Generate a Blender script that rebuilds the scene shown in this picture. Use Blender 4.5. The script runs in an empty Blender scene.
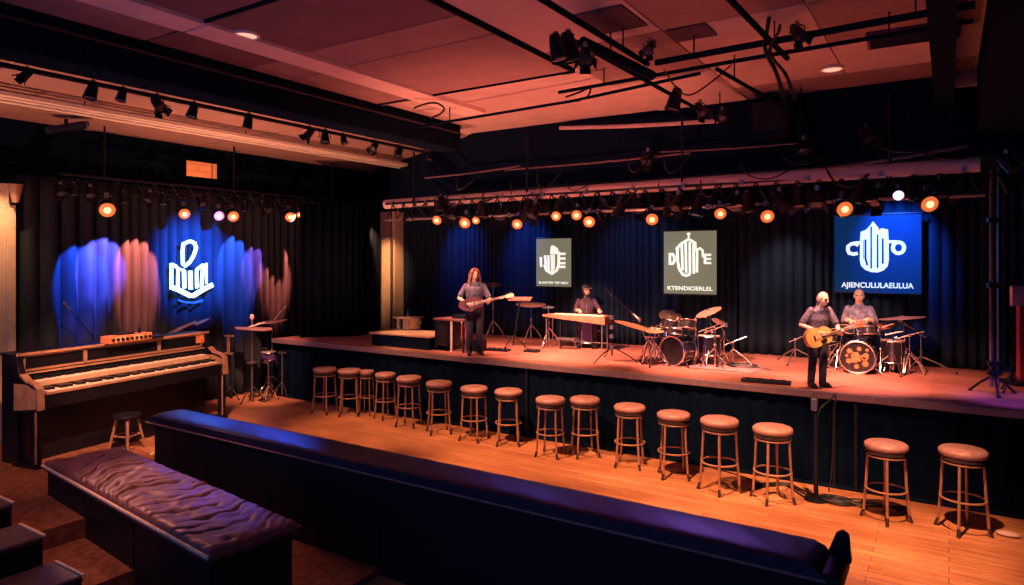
import bpy, bmesh, math, random
from mathutils import Vector, Matrix, Euler
random.seed(7)
PI = math.pi
sc = bpy.context.scene
COL = sc.collection
R_ = math.radians

# ------------------------------------------------------------------ camera
H = 3.2                      # eye height over the dance floor
YAW = R_(32.8)
FX, FY = -math.sin(YAW), math.cos(YAW)
RX, RY = math.cos(YAW), math.sin(YAW)
FPX = 678.0
cd = bpy.data.cameras.new('camera')
cam = bpy.data.objects.new('camera', cd); COL.objects.link(cam)
cam.location = (0, 0, H); cam.rotation_euler = (PI/2, 0, YAW)
cd.sensor_width = 36; cd.lens = FPX/1024*36; cd.shift_y = -32.5/1024; cd.clip_start = .05; cd.clip_end = 100
sc.camera = cam

def ray(px, py):
    s = (px-512)/FPX
    return Vector((FX+s*RX, FY+s*RY, (260-py)/FPX))
def onz(px, py, z):
    d = ray(px, py); return Vector((0,0,H)) + d*((z-H)/d.z)
def ony(px, py, Y):
    d = ray(px, py); return Vector((0,0,H)) + d*(Y/d.y)
def onx(px, py, X):
    d = ray(px, py); return Vector((0,0,H)) + d*(X/d.x)
ZS = 1.35                    # stage height
YS = 10.43                   # stage front
def S(px, py): return onz(px, py, ZS)

# ------------------------------------------------------------------ materials
MATS = {}
def mat(name, col, rough=.6, metal=0., var=.15, scale=12., bump=0., emit=None, es=0., spec=.5, coat=0., sheen=0.):
    if name in MATS: return MATS[name]
    m = bpy.data.materials.new(name); m.use_nodes = True
    nt = m.node_tree; b = nt.nodes['Principled BSDF']
    b.inputs['Roughness'].default_value = rough; b.inputs['Metallic'].default_value = metal
    b.inputs['Specular IOR Level'].default_value = spec
    b.inputs['Coat Weight'].default_value = coat
    b.inputs['Sheen Weight'].default_value = sheen
    tc = nt.nodes.new('ShaderNodeTexCoord'); nz = nt.nodes.new('ShaderNodeTexNoise')
    nz.inputs['Scale'].default_value = scale; nz.inputs['Detail'].default_value = 4
    nt.links.new(tc.outputs['Object'], nz.inputs['Vector'])
    rp = nt.nodes.new('ShaderNodeValToRGB')
    rp.color_ramp.elements[0].color = tuple(c*(1-var) for c in col)+(1,)
    rp.color_ramp.elements[1].color = tuple(min(1, c*(1+var)) for c in col)+(1,)
    rp.color_ramp.elements[0].position = .3; rp.color_ramp.elements[1].position = .7
    nt.links.new(nz.outputs['Fac'], rp.inputs['Fac']); nt.links.new(rp.outputs['Color'], b.inputs['Base Color'])
    if bump:
        bp = nt.nodes.new('ShaderNodeBump'); bp.inputs['Strength'].default_value = bump; bp.inputs['Distance'].default_value = .02
        nt.links.new(nz.outputs['Fac'], bp.inputs['Height']); nt.links.new(bp.outputs['Normal'], b.inputs['Normal'])
    if emit:
        b.inputs['Emission Color'].default_value = tuple(emit)+(1,); b.inputs['Emission Strength'].default_value = es
    MATS[name] = m; return m

def wood_floor(name, c1, c2, mortar, plank=.14, length=1.9, rough=.38, bump=.25):
    m = bpy.data.materials.new(name); m.use_nodes = True; nt = m.node_tree; b = nt.nodes['Principled BSDF']
    N = nt.nodes.new; L = nt.links.new
    tc = N('ShaderNodeTexCoord'); br = N('ShaderNodeTexBrick')
    br.offset = .37; br.inputs['Scale'].default_value = 1
    br.inputs['Brick Width'].default_value = length; br.inputs['Row Height'].default_value = plank
    br.inputs['Mortar Size'].default_value = .004; br.inputs['Mortar Smooth'].default_value = .2; br.inputs['Bias'].default_value = 0
    br.inputs['Color1'].default_value = c1+(1,); br.inputs['Color2'].default_value = c2+(1,); br.inputs['Mortar'].default_value = mortar+(1,)
    L(tc.outputs['Object'], br.inputs['Vector'])
    mp = N('ShaderNodeMapping'); mp.inputs['Scale'].default_value = (1.2, 14, 1); L(tc.outputs['Object'], mp.inputs['Vector'])
    nz = N('ShaderNodeTexNoise'); nz.inputs['Scale'].default_value = 1.5; nz.inputs['Detail'].default_value = 6; nz.inputs['Roughness'].default_value = .65
    L(mp.outputs['Vector'], nz.inputs['Vector'])
    n2 = N('ShaderNodeTexNoise'); n2.inputs['Scale'].default_value = .8; n2.inputs['Detail'].default_value = 3; L(tc.outputs['Object'], n2.inputs['Vector'])
    ad = N('ShaderNodeMath'); ad.operation = 'ADD'; L(nz.outputs['Fac'], ad.inputs[0]); L(n2.outputs['Fac'], ad.inputs[1])
    rp = N('ShaderNodeValToRGB'); rp.color_ramp.elements[0].position = .7; rp.color_ramp.elements[0].color = (.5,.42,.4,1)
    rp.color_ramp.elements[1].position = 1.25; rp.color_ramp.elements[1].color = (1.0,1.0,1.0,1)
    mr = N('ShaderNodeMath'); mr.operation = 'MULTIPLY'; mr.inputs[1].default_value = .8
    L(ad.outputs[0], mr.inputs[0]); L(mr.outputs[0], rp.inputs['Fac'])
    mx = N('ShaderNodeMix'); mx.data_type = 'RGBA'; mx.blend_type = 'MULTIPLY'; mx.inputs[0].default_value = .85
    L(br.outputs['Color'], mx.inputs[6]); L(rp.outputs['Color'], mx.inputs[7]); L(mx.outputs[2], b.inputs['Base Color'])
    b.inputs['Roughness'].default_value = rough
    bp = N('ShaderNodeBump'); bp.inputs['Strength'].default_value = bump; bp.inputs['Distance'].default_value = .01
    L(nz.outputs['Fac'], bp.inputs['Height']); L(bp.outputs['Normal'], b.inputs['Normal'])
    MATS[name] = m; return m

M = dict(
 floor=wood_floor('oak_floor', (.70,.34,.16), (.52,.23,.10), (.12,.05,.03)),
 deck=wood_floor('stage_boards', (.50,.22,.16), (.40,.16,.12), (.10,.04,.03), plank=.2, length=2.6, rough=.45),
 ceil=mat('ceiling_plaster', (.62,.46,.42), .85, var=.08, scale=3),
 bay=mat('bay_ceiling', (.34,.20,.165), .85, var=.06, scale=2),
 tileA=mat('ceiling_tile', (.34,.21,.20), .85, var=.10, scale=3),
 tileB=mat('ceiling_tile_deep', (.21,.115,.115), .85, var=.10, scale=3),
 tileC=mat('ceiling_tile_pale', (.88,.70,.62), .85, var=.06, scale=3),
 ceil_dark=mat('ceiling_dark', (.10,.05,.065), .9, var=.10, scale=3),
 black=mat('black_paint', (.0035,.0095,.026), .85, var=.2, spec=.06),
 blackm=mat('black_metal', (.006,.008,.014), .4, var=.2, spec=.3),
 wallk=mat('dark_wall', (.0025,.0085,.023), .9, var=.2, scale=4, spec=.08),
 velvet=mat('fascia_velvet', (.0018,.0065,.019), .95, var=.25, scale=5, spec=.03),
 curtain=mat('stage_curtain_cloth', (.009,.019,.036), .9, var=.12, scale=2, spec=.15),
 curtl=mat('side_curtain_cloth', (.024,.030,.042), .9, var=.12, scale=2, spec=.12),
 drape=mat('black_drape', (.003,.006,.013), .95, var=.2, spec=.08),
 beige=mat('beige_plaster', (.62,.47,.33), .85, var=.08, scale=8, bump=.1),
 cream=mat('cream_metal', (.85,.74,.58), .5, var=.05),
 pipe=mat('duct_beige', (.62,.44,.40), .55, var=.10, scale=6),
 stepdim=mat('step_floor_dim', (.24,.095,.055), .9, var=.35, scale=9, bump=.2, spec=.1),  # floor of the steps, darkened for the dim light there
 chrome=mat('chrome', (.75,.72,.72), .22, metal=1., var=.05),
 steel=mat('grey_steel', (.35,.33,.34), .35, metal=.9, var=.1),
 brass=mat('cymbal_bronze', (.40,.19,.09), .45, metal=.4, var=.08, scale=20),
 cymp=mat('cymbal_pale', (.40,.22,.18), .45, metal=.4, var=.08, scale=20),
 skinp=mat('skin_tone', (.72,.42,.30), .5, var=.06),
 navyl=mat('navy_leather', (.010,.012,.035), .45, var=.2, scale=30, bump=.12, spec=.35),
 blackl=mat('black_leather', (.006,.007,.013), .55, var=.2, scale=20, bump=.1, spec=.25),
 wine=mat('burgundy_leather', (.16,.06,.062), .5, var=.25, scale=9, bump=.12),
 piping=mat('tan_piping', (.75,.55,.32), .45, var=.3, scale=30),
 seatl=mat('stool_leather', (.33,.18,.155), .45, var=.25, scale=14, bump=.08),
 rimk=mat('stool_rim', (.035,.022,.02), .5, var=.2),
 leg=mat('stool_leg', (.40,.22,.14), .42, metal=.35, var=.15),
 pianob=mat('piano_black', (.007,.007,.012), .35, var=.2, coat=.1, spec=.3),
 pianow=mat('walnut', (.40,.22,.13), .4, var=.25, scale=9),
 ivory=mat('ivory', (.86,.76,.62), .35, var=.04),
 ebony=mat('ebony', (.012,.010,.012), .3, var=.1),
 orange=mat('orange_panel', (.75,.26,.10), .5, var=.2),
 white=mat('white_paint', (.8,.76,.72), .5, var=.05),
 drumk=mat('drum_black', (.010,.009,.012), .35, var=.2, coat=.15),
 drumw=mat('drum_head', (.42,.33,.29), .5, var=.05),
 drumred=mat('drum_red', (.40,.06,.08), .3, var=.2),
 drumgold=mat('drum_gold', (.80,.60,.30), .4, var=.15, metal=.2),
 purple=mat('drum_purple', (.10,.05,.20), .35, var=.15),
 denim=mat('dark_denim', (.025,.026,.04), .85, var=.2),
 shirtg=mat('grey_shirt', (.10,.085,.12), .8, var=.75, scale=30),
 shirtb=mat('blue_grey_shirt', (.17,.155,.22), .8, var=.6, scale=16),
 shirtp=mat('plum_shirt', (.06,.03,.05), .8, var=.3, scale=12),
 hairb=mat('brown_hair', (.22,.09,.05), .5, var=.4, scale=40),
 hairk=mat('dark_hair', (.03,.02,.02), .6, var=.3),
 shoe=mat('shoe', (.02,.018,.02), .4, var=.2),
 gtop=mat('spruce_top', (.80,.38,.10), .35, var=.12, scale=9, coat=.4),
 gside=mat('guitar_side', (.30,.12,.05), .35, var=.15),
 gblk=mat('guitar_black', (.03,.02,.025), .25, coat=.5, var=.1),
 maple=mat('maple_neck', (.72,.50,.36), .4, var=.1),
 rug=mat('rug', (.32,.14,.15), .95, var=.5, scale=18),
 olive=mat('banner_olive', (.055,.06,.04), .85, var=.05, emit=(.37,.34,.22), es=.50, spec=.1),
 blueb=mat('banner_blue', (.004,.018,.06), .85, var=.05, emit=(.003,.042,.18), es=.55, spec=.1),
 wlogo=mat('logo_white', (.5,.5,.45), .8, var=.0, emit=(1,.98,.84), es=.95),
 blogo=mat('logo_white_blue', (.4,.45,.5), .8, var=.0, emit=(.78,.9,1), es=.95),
 neon=mat('projected_white', (.8,.95,1), .5, var=0, emit=(.55,.85,1), es=2.4),
 projd=mat('projected_dim', (.05,.12,.4), .5, var=0, emit=(.02,.14,.6), es=.8),
 lensr=mat('lamp_reflector', (.8,.25,.08), .4, var=.1, emit=(1,.20,.05), es=.8),
 lensb=mat('lamp_bulb', (1,.8,.6), .4, var=0, emit=(1,.60,.26), es=1.7),
 lensw=mat('lamp_white', (1,1,1), .4, var=0, emit=(.75,.62,1), es=1.6),
 lensoff=mat('lamp_glass_dark', (.05,.05,.08), .15, var=.1),
 downl=mat('downlight_lens', (1,.9,.8), .5, var=0, emit=(1,.55,.38), es=.9),
 exitl=mat('orange_lightbox', (.9,.35,.15), .5, var=.1, emit=(1,.19,.055), es=.6),
 pinkp=mat('pink_panel', (.80,.42,.38), .6, var=.1),
 redp=mat('red_post', (.45,.05,.06), .5, var=.1),
 floral=mat('floral_orange', (.48,.14,.05), .6, var=.5, scale=30),
 cable=mat('cable_rubber', (.012,.012,.018), .5, var=.1),
)

# ------------------------------------------------------------------ mesh helpers
def nb(): return bmesh.new()
def box(bm, c, s, rot=None):
    """box with centre c and full size s"""
    r = bmesh.ops.create_cube(bm, size=1)
    mt = Matrix.Translation(Vector(c)) @ (Euler(rot).to_matrix().to_4x4() if rot else Matrix()) @ Matrix.Diagonal(Vector(s).to_4d())
    mt[3][3] = 1
    bmesh.ops.transform(bm, matrix=mt, verts=r['verts']); return r['verts']
def box2(bm, a, b): 
    return box(bm, [(a[i]+b[i])/2 for i in range(3)], [abs(b[i]-a[i]) for i in range(3)])
def cone(bm, p0, p1, r0, r1=None, seg=12, cap=True):
    if r1 is None: r1 = r0
    p0, p1 = Vector(p0), Vector(p1); d = p1-p0; L = d.length
    if L < 1e-6: return
    q = d.to_track_quat('Z', 'Y').to_matrix().to_4x4()
    bmesh.ops.create_cone(bm, cap_ends=cap, segments=seg, radius1=max(r0,1e-4), radius2=max(r1,1e-4), depth=L,
                          matrix=Matrix.Translation((p0+p1)/2) @ q)
def ball(bm, c, r, seg=14, rings=9, rot=None):
    if not hasattr(r, '__len__'): r = (r, r, r)
    mt = Matrix.Translation(Vector(c)) @ (rot.to_4x4() if rot else Matrix()) @ Matrix.Diagonal((r[0], r[1], r[2], 1))
    bmesh.ops.create_uvsphere(bm, u_segments=seg, v_segments=rings, radius=1, matrix=mt)
def smooth_pts(pts, n=6):
    pts = [Vector(p) for p in pts]; out = []
    for i in range(len(pts)-1):
        p0 = pts[max(i-1,0)]; p1 = pts[i]; p2 = pts[i+1]; p3 = pts[min(i+2,len(pts)-1)]
        for k in range(n):
            t = k/n
            out.append(.5*((2*p1)+(p2-p0)*t+(2*p0-5*p1+4*p2-p3)*t*t+(3*p1-p0-3*p2+p3)*t**3))
    out.append(pts[-1]); return out
def tube(bm, pts, r, seg=8, closed=False):
    pts = [Vector(p) for p in pts]; n = len(pts); rings = []
    for i, p in enumerate(pts):
        a = pts[i-1] if (i or closed) else pts[0]; b = pts[(i+1) % n] if (i < n-1 or closed) else pts[-1]
        d = (b-a); d = d.normalized() if d.length > 1e-9 else Vector((0,0,1))
        up = Vector((0,0,1)) if abs(d.z) < .95 else Vector((1,0,0))
        u = d.cross(up).normalized(); v = u.cross(d)
        rr = r[i] if hasattr(r, '__len__') else r
        rings.append([bm.verts.new(p+(u*math.cos(2*PI*k/seg)+v*math.sin(2*PI*k/seg))*rr) for k in range(seg)])
    for i in range(n if closed else n-1):
        A, B = rings[i], rings[(i+1) % n]
        for k in range(seg):
            bm.faces.new((A[k], A[(k+1)%seg], B[(k+1)%seg], B[k]))
    if not closed:
        bm.faces.new(rings[0][::-1]); bm.faces.new(rings[-1])
def ring(bm, c, R, r, seg=32, rs=8, rot=None):
    pts = []
    for k in range(seg):
        a = 2*PI*k/seg; p = Vector((R*math.cos(a), R*math.sin(a), 0))
        if rot: p = rot @ p
        pts.append(Vector(c)+p)
    tube(bm, pts, r, rs, closed=True)
def lathe(bm, prof, seg=28, mt=None):
    """profile [(r,z)...] turned about z"""
    rows = []
    for r, z in prof:
        if r < 1e-5: rows.append([bm.verts.new((0,0,z))])
        else: rows.append([bm.verts.new((r*math.cos(2*PI*k/seg), r*math.sin(2*PI*k/seg), z)) for k in range(seg)])
    vs = [v for w in rows for v in w]
    for A, B in zip(rows, rows[1:]):
        for k in range(seg):
            k2 = (k+1) % seg
            if len(A) == 1 and len(B) == 1: continue
            if len(A) == 1: bm.faces.new((A[0], B[k], B[k2]))
            elif len(B) == 1: bm.faces.new((A[k], B[0], A[k2]))
            else: bm.faces.new((A[k], B[k], B[k2], A[k2]))
    if mt is not None: bmesh.ops.transform(bm, matrix=mt, verts=vs)
    return vs
def prism(bm, poly, axis, a, b):
    """extrude a 2-D polygon along axis ('x','y','z') between a and b"""
    def P(u, v, w): return {'x': (w,u,v), 'y': (u,w,v), 'z': (u,v,w)}[axis]
    A = [bm.verts.new(P(u,v,a)) for u, v in poly]; B = [bm.verts.new(P(u,v,b)) for u, v in poly]
    n = len(poly)
    bm.faces.new(A); bm.faces.new(B[::-1])
    for i in range(n): bm.faces.new((A[i], A[(i+1)%n], B[(i+1)%n], B[i]))
def stroke(bm, pts, w, plane, a, b, closed=False):
    """flat ribbon of width w following 2-D points, extruded along plane axis between a and b"""
    pts = [Vector(p) for p in pts]; n = len(pts)
    Lf, Rt = [], []
    for i, p in enumerate(pts):
        q = pts[i-1] if (i or closed) else None; r = pts[(i+1)%n] if (i < n-1 or closed) else None
        d1 = (p-q).normalized() if q is not None else None; d2 = (r-p).normalized() if r is not None else None
        if d1 is None: d1 = d2
        if d2 is None: d2 = d1
        n1 = Vector((-d1.y, d1.x)); n2 = Vector((-d2.y, d2.x)); nn = (n1+n2)
        nn = nn.normalized() if nn.length > .2 else n1
        k = 1/max(.5, nn.dot(n1))
        Lf.append(p+nn*w/2*k); Rt.append(p-nn*w/2*k)
    for i in range(n if closed else n-1):
        j = (i+1) % n
        prism(bm, [tuple(Lf[i]), tuple(Lf[j]), tuple(Rt[j]), tuple(Rt[i])], plane, a, b)

def obj(name, bm, m, parent=None, smooth=False, bevel=0, sharp=40):
    bmesh.ops.recalc_face_normals(bm, faces=bm.faces)
    me = bpy.data.meshes.new(name); bm.to_mesh(me); bm.free()
    me.materials.append(m if not isinstance(m, str) else M[m])
    if smooth:
        me.polygons.foreach_set('use_smooth', [True]*len(me.polygons))
        me.set_sharp_from_angle(angle=R_(sharp))
    o = bpy.data.objects.new(name, me); COL.objects.link(o)
    if parent: o.parent = parent
    if bevel:
        md = o.modifiers.new('bevel', 'BEVEL'); md.width = bevel; md.segments = 2; md.limit_method = 'ANGLE'; md.angle_limit = R_(40)
    return o
def tag(o, label, cat, group=None):
    o['label'] = label; o['category'] = cat
    if group: o['group'] = group
    return o
def thing(name, label, cat, loc=(0,0,0), rz=0, group=None, scale=1):
    o = bpy.data.objects.new(name, None); COL.objects.link(o); o.empty_display_size = .1
    o.location = loc; o.rotation_euler = (0,0,rz); o.scale = (scale,)*3
    return tag(o, label, cat, group)
def struct(name, bm, m, **k):
    o = obj(name, bm, m, **k); o['kind'] = 'structure'; return o
def copy_tree(o, parent=None):
    c = o.copy(); COL.objects.link(c)
    if parent: c.parent = parent
    for ch in list(o.children): copy_tree(ch, c)
    return c
def dup(root, loc, rz=0, label=None, group=None, scale=None):
    c = copy_tree(root); c.location = loc; c.rotation_euler = (0,0,rz)
    if label: c['label'] = label
    if group: c['group'] = group
    if scale: c.scale = (scale,)*3
    return c
def text_mesh(name, s, size, m, parent, mtx, extrude=.004, width=None):
    cu = bpy.data.curves.new(name, 'FONT'); cu.body = s; cu.size = size; cu.extrude = extrude; cu.align_x = 'CENTER'; cu.align_y = 'CENTER'
    cu.offset = .003*size/.15
    t = bpy.data.objects.new(name+'_tmp', cu); COL.objects.link(t)
    dg = bpy.context.evaluated_depsgraph_get()
    me = bpy.data.meshes.new_from_object(t.evaluated_get(dg))
    bpy.data.objects.remove(t)
    if width:
        xs = [v.co.x for v in me.vertices]; k = width/(max(xs)-min(xs))
        for v in me.vertices: v.co.x *= k
    me.transform(mtx); me.materials.clear(); me.materials.append(M[m])
    o = bpy.data.objects.new(name, me); COL.objects.link(o); o.parent = parent; return o
def bm_of(o_mesh):
    b = bmesh.new(); b.from_mesh(o_mesh); return b
def remesh(bm, voxel, it=4):
    me = bpy.data.meshes.new('tmp'); bm.to_mesh(me); bm.free()
    t = bpy.data.objects.new('tmp', me); COL.objects.link(t)
    md = t.modifiers.new('r', 'REMESH'); md.mode = 'VOXEL'; md.voxel_size = voxel
    if it:
        sm = t.modifiers.new('s', 'SMOOTH'); sm.iterations = it; sm.factor = .5
    dg = bpy.context.evaluated_depsgraph_get()
    out = bpy.data.meshes.new_from_object(t.evaluated_get(dg))
    bpy.data.objects.remove(t)
    b = bmesh.new(); b.from_mesh(out); return b
ORD = ['', 'first','second','third','fourth','fifth','sixth','seventh','eighth','ninth','tenth','eleventh','twelfth','thirteenth','fourteenth','fifteenth','sixteenth','seventeenth','eighteenth','nineteenth','twentieth']
# ================================================================== THE SETTING
XL, XR, YB, ZC = -14.5, 2.6, 14.9, 5.8
b = nb()
box2(b, (XL,6.2,-1.2), (XR,YB,0))                     # dance floor
bst = nb(); box2(bst, (XL,-1,-1.2), (-9,6.2,0))                     # walkway by the organ
box2(bst, (-9,-1,-1.2), (-7.6,6.2,-.24))                # first step down
box2(bst, (-7.6,-1,-1.2), (-5.6,6.2,-.42))
box2(b, (-5.6,-1,-1.2), (XR,6.2,-.5))
struct('floor', b, 'floor'); struct('floor', bst, 'stepdim')
b = nb(); box2(b, (XL-.2,-1,-1.2), (XL,YB,ZC)); struct('wall_left', b, 'wallk')
b = nb(); box2(b, (XL,YB,-1.2), (XR,YB+.2,ZC)); struct('wall_back', b, 'wallk')
b = nb(); box2(b, (XR,-1,-1.2), (XR+.2,YB,ZC)); struct('wall_right', b, 'wallk')
# ceiling: base slab and the acoustic panels that hang a hand's breadth under it
b = nb(); box2(b, (XL-.2,-1,ZC), (XR+.2,YB+.2,ZC+.15)); struct('ceiling', b, 'ceil')
def tiles(m, rects, z0=ZC-.04, gap=.012):
    b = nb()
    for x0,y0,x1,y1 in rects: box2(b, (x0+gap,y0+gap,z0), (x1-gap,y1-gap,ZC+.002))
    struct('ceiling', b, m)
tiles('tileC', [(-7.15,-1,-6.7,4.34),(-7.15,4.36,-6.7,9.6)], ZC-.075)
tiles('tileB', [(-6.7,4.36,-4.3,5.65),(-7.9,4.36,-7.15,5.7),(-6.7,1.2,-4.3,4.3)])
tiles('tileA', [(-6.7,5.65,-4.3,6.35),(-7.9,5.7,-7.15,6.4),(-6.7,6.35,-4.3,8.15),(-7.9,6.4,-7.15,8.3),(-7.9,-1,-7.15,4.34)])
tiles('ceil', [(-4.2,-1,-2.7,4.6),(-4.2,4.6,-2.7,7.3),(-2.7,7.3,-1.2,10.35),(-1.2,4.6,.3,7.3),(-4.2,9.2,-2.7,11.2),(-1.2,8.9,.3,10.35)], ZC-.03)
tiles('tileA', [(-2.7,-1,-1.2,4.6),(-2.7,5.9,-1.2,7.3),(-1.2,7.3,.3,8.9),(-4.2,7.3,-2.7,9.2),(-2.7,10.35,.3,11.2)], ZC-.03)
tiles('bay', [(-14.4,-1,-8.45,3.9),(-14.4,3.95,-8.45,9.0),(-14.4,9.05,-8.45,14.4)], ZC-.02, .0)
tiles('ceil_dark', [(-3.35,6.3,-2.75,7.02),(-2.68,7.28,-2.2,7.75)], ZC-.05)  # dark rectangles for a missing panel and a painted shade wedge by a fixture
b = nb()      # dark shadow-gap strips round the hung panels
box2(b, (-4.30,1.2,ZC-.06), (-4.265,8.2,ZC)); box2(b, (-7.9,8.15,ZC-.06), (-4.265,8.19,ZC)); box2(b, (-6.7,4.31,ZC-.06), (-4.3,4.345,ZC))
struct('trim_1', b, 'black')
b = nb(); box2(b, (-8.42,-1,5.32), (-7.92,10.45,ZC)); struct('trim_2', b, 'black')       # boxed beam over the left bay
b = nb()
prism(b, [(XR,11.25),(-8.2,11.25),(-13.95,14.3),(-13.95,YB),(XR,YB)], 'z', 4.62, ZC); struct('trim_3', b, 'black')   # bulkhead above the stage
b = nb(); box2(b, (.32,-1,4.9), (XR,11.25,ZC)); box2(b, (-.16,2,5.3), (.06,11.25,ZC)); struct('trim_4', b, 'black')  # bulkhead and beam at right
b = nb(); box2(b, (-13.1,13.55,0), (-12.48,14.1,4.42)); box2(b, (-13.14,13.5,4.42), (-12.44,14.15,4.5)); struct('trim_5', b, 'beige', bevel=.01)   # pilaster at the back corner
b = nb(); box2(b, (XL,4.0,0), (-13.95,5.32,4.55)); box2(b, (-13.95,5.2,0), (-13.9,5.34,4.55)); struct('trim_6', b, 'beige', bevel=.01)
b = nb(); box2(b, (-14.5,5.4,4.95), (-14.42,14.85,5.0)); struct('baseboard_left', b, 'black')

# ------------------------------------------------------------------ stage
st = thing('stage', 'low stage with reddish boards and dark fabric front along the dance floor', 'stage', (-5.4,12.6,0))
def L(o, p): return Vector(p)-o.location
b = nb(); prism(b, [(-8.0,-2.17),(7.95,-2.17),(7.95,2.2),(-8.0,2.2)], 'z', 1.29, ZS); obj('deck', b, 'deck', st)
b = nb(); box2(b, (-8.02,-2.235,1.25), (7.95,-2.17,ZS+.004)); obj('nosing', b, mat('stage_nosing',(.17,.11,.125),.4,var=.15), st, bevel=.01)
b = nb()
n = 420; pr = None
for i in range(n+1):
    x = -7.95+15.9*i/n; y = -2.13+.018*math.sin(i*.9)+.012*math.sin(i*.37)
    v = (b.verts.new((x,y,0.015)), b.verts.new((x,y,1.25)))
    if pr: b.faces.new((pr[0],v[0],v[1],pr[1]))
    pr = v
obj('front_skirt', b, 'velvet', st, smooth=True)
b = nb(); box2(b, (-7.95,-2.08,0.0), (-7.85,2.2,1.29)); box2(b,(-7.85,-2.08,0),(7.95,-2.0,1.29)); obj('frame', b, 'black', st)
for x in (4.05, 4.32, -1.0):
    b = nb(); box2(b, (x-.02,-2.19,.02), (x+.02,-2.15,1.25)); obj('skirt_batten', b, 'blackm', st)
b = nb(); box2(b, (-7.95,-2.18,.005), (7.95,-2.155,.05)); obj('kickboard', b, 'black', st)

# ------------------------------------------------------------------ curtains
def curtain(name, label, x0, x1, z0, z1, m, wl, amp, face, group=None, seed=0, gather=0):
    """pleated curtain along one axis; face = ('y', Y) or ('x', X)"""
    rnd = random.Random(seed); L_ = abs(x1-x0); n = int(L_/wl*10); b = nb()
    ph = 0; xs = []
    for i in range(n+1):
        ph += 2*PI/10*(1+.35*math.sin(i*.043+seed)+.22*rnd.uniform(-1,1)); xs.append(ph)
    rows = []
    nz = 10
    for j in range(nz+1):
        t = j/nz; z = z0+(z1-z0)*t; row = []
        for i in range(n+1):
            a = x0+(x1-x0)*i/n
            d = amp*(1.9*abs(math.sin(.5*xs[i]))**.75-1+.35*math.sin(.23*xs[i]+.8*t))*(1-.2*t)*(1 if face[0]=='x' else -1)
            row.append(b.verts.new((a, face[1]+d, z) if face[0]=='y' else (face[1]+d, a, z)))
        rows.append(row)
    for A, B in zip(rows, rows[1:]):
        for i in range(n): b.faces.new((A[i],A[i+1],B[i+1],B[i]))
    o = obj(name, b, m, smooth=True, sharp=180)
    md = o.modifiers.new('t','SOLIDIFY'); md.thickness = .012
    return tag(o, label, 'curtain', group)
YC = 13.85
curtain('stage_curtain', 'dark navy pleated curtain behind the standing guitarist with long hair', -12.4, -8.35, ZS+.01, 4.6, 'curtain', .17, .066, ('y',YC), 'back stage curtains', 1)
curtain('stage_curtain', 'dark navy pleated curtain behind the small and middle olive banners', -8.33, -3.55, ZS+.01, 4.6, 'curtain', .17, .066, ('y',YC), 'back stage curtains', 2)
curtain('stage_curtain', 'dark pleated curtain behind the blue banner and the seated bald drummer', -3.53, 2.55, ZS+.01, 4.6, 'curtain', .17, .066, ('y',YC), 'back stage curtains', 3)
curtain('side_curtain', 'pleated curtain on the left wall behind the organ and projected blue sign', 5.45, 9.3, .03, 4.75, 'curtl', .26, .105, ('x',-14.2), 'left wall curtains', 4)
curtain('side_curtain', 'pleated curtain on the left wall behind the cymbal stands on the floor', 9.32, 13.4, .03, 4.75, 'curtl', .26, .105, ('x',-14.2), 'left wall curtains', 5)
# black masking drape standing on the stage's left end
b = nb(); pr = None
path = smooth_pts([(-13.0,10.85,0),(-12.55,11.35,0),(-12.15,11.72,0),(-12.25,12.4,0),(-12.75,13.3,0)], 24)
for i, p in enumerate(path):
    o_ = Vector((.7,.72,0))*.05*math.sin(i*.85)
    v = [b.verts.new((p.x+o_.x, p.y-o_.y, z)) for z in (ZS+.005, 2.9, 4.55)]
    if pr: b.faces.new((pr[0],v[0],v[1],pr[1])); b.faces.new((pr[1],v[1],v[2],pr[2]))
    pr = v
o = obj('masking_drape', b, 'drape', smooth=True, sharp=180); md = o.modifiers.new('t','SOLIDIFY'); md.thickness=.012
tag(o, 'plain black drape hanging at the far left end of the stage', 'curtain')
b = nb(); pr = None
for i in range(90):
    y = 11.1+2.6*i/89; x = 1.55+.05*math.sin(i*.8)
    v = [b.verts.new((x,y,z)) for z in (ZS+.005,4.6)]
    if pr: b.faces.new((pr[0],v[0],v[1],pr[1]))
    pr = v
o = obj('masking_drape', b, 'drape', smooth=True, sharp=180); md = o.modifiers.new('t','SOLIDIFY'); md.thickness=.012
tag(o, 'plain black drape hanging at the far right end of the stage', 'curtain')

# ------------------------------------------------------------------ booth divider
dv = thing('booth_divider', 'long low dark wall with padded navy leather top in the foreground', 'divider', (-5.6,6.0,0))
b = nb()
box2(b, (-4.76,-.16,0.0), (-3.42,.17,.72)); box2(b, (-3.38,-.16,-.235), (-2.02,.17,.72)); box2(b, (-1.98,-.16,-.415), (-.02,.17,.72)); box2(b, (0.02,-.16,-.495), (4.78,.17,.72))
box2(b, (-4.75,-.155,.1), (4.74,.165,.72))
obj('body', b, 'blackl', dv)
b = nb(); nx, ny = 120, 14
rows = []
rnd = random.Random(3)
for i in range(nx+1):
    x = -4.80+9.60*i/nx; row = []
    for j in range(ny+1):
        a = PI*j/ny; y = -math.cos(a)*.27
        e = min(1, min(i, nx-i)/3.)
        z = .70+.15*(abs(math.sin(a))**.22)*math.sqrt(max(0,1-(1-e)**2))
        z += .004*math.sin(i*1.3+j)*math.sin(a)
        row.append(b.verts.new((x,y,z)))
    rows.append(row)
for A, B in zip(rows, rows[1:]):
    for j in range(ny): b.faces.new((A[j],A[j+1],B[j+1],B[j]))
for i in range(nx): b.faces.new((rows[i][0],rows[i+1][0],rows[i+1][-1],rows[i][-1]))
b.faces.new(rows[0]); b.faces.new(rows[-1][::-1])
obj('padded_top', b, 'navyl', dv, smooth=True)
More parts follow.
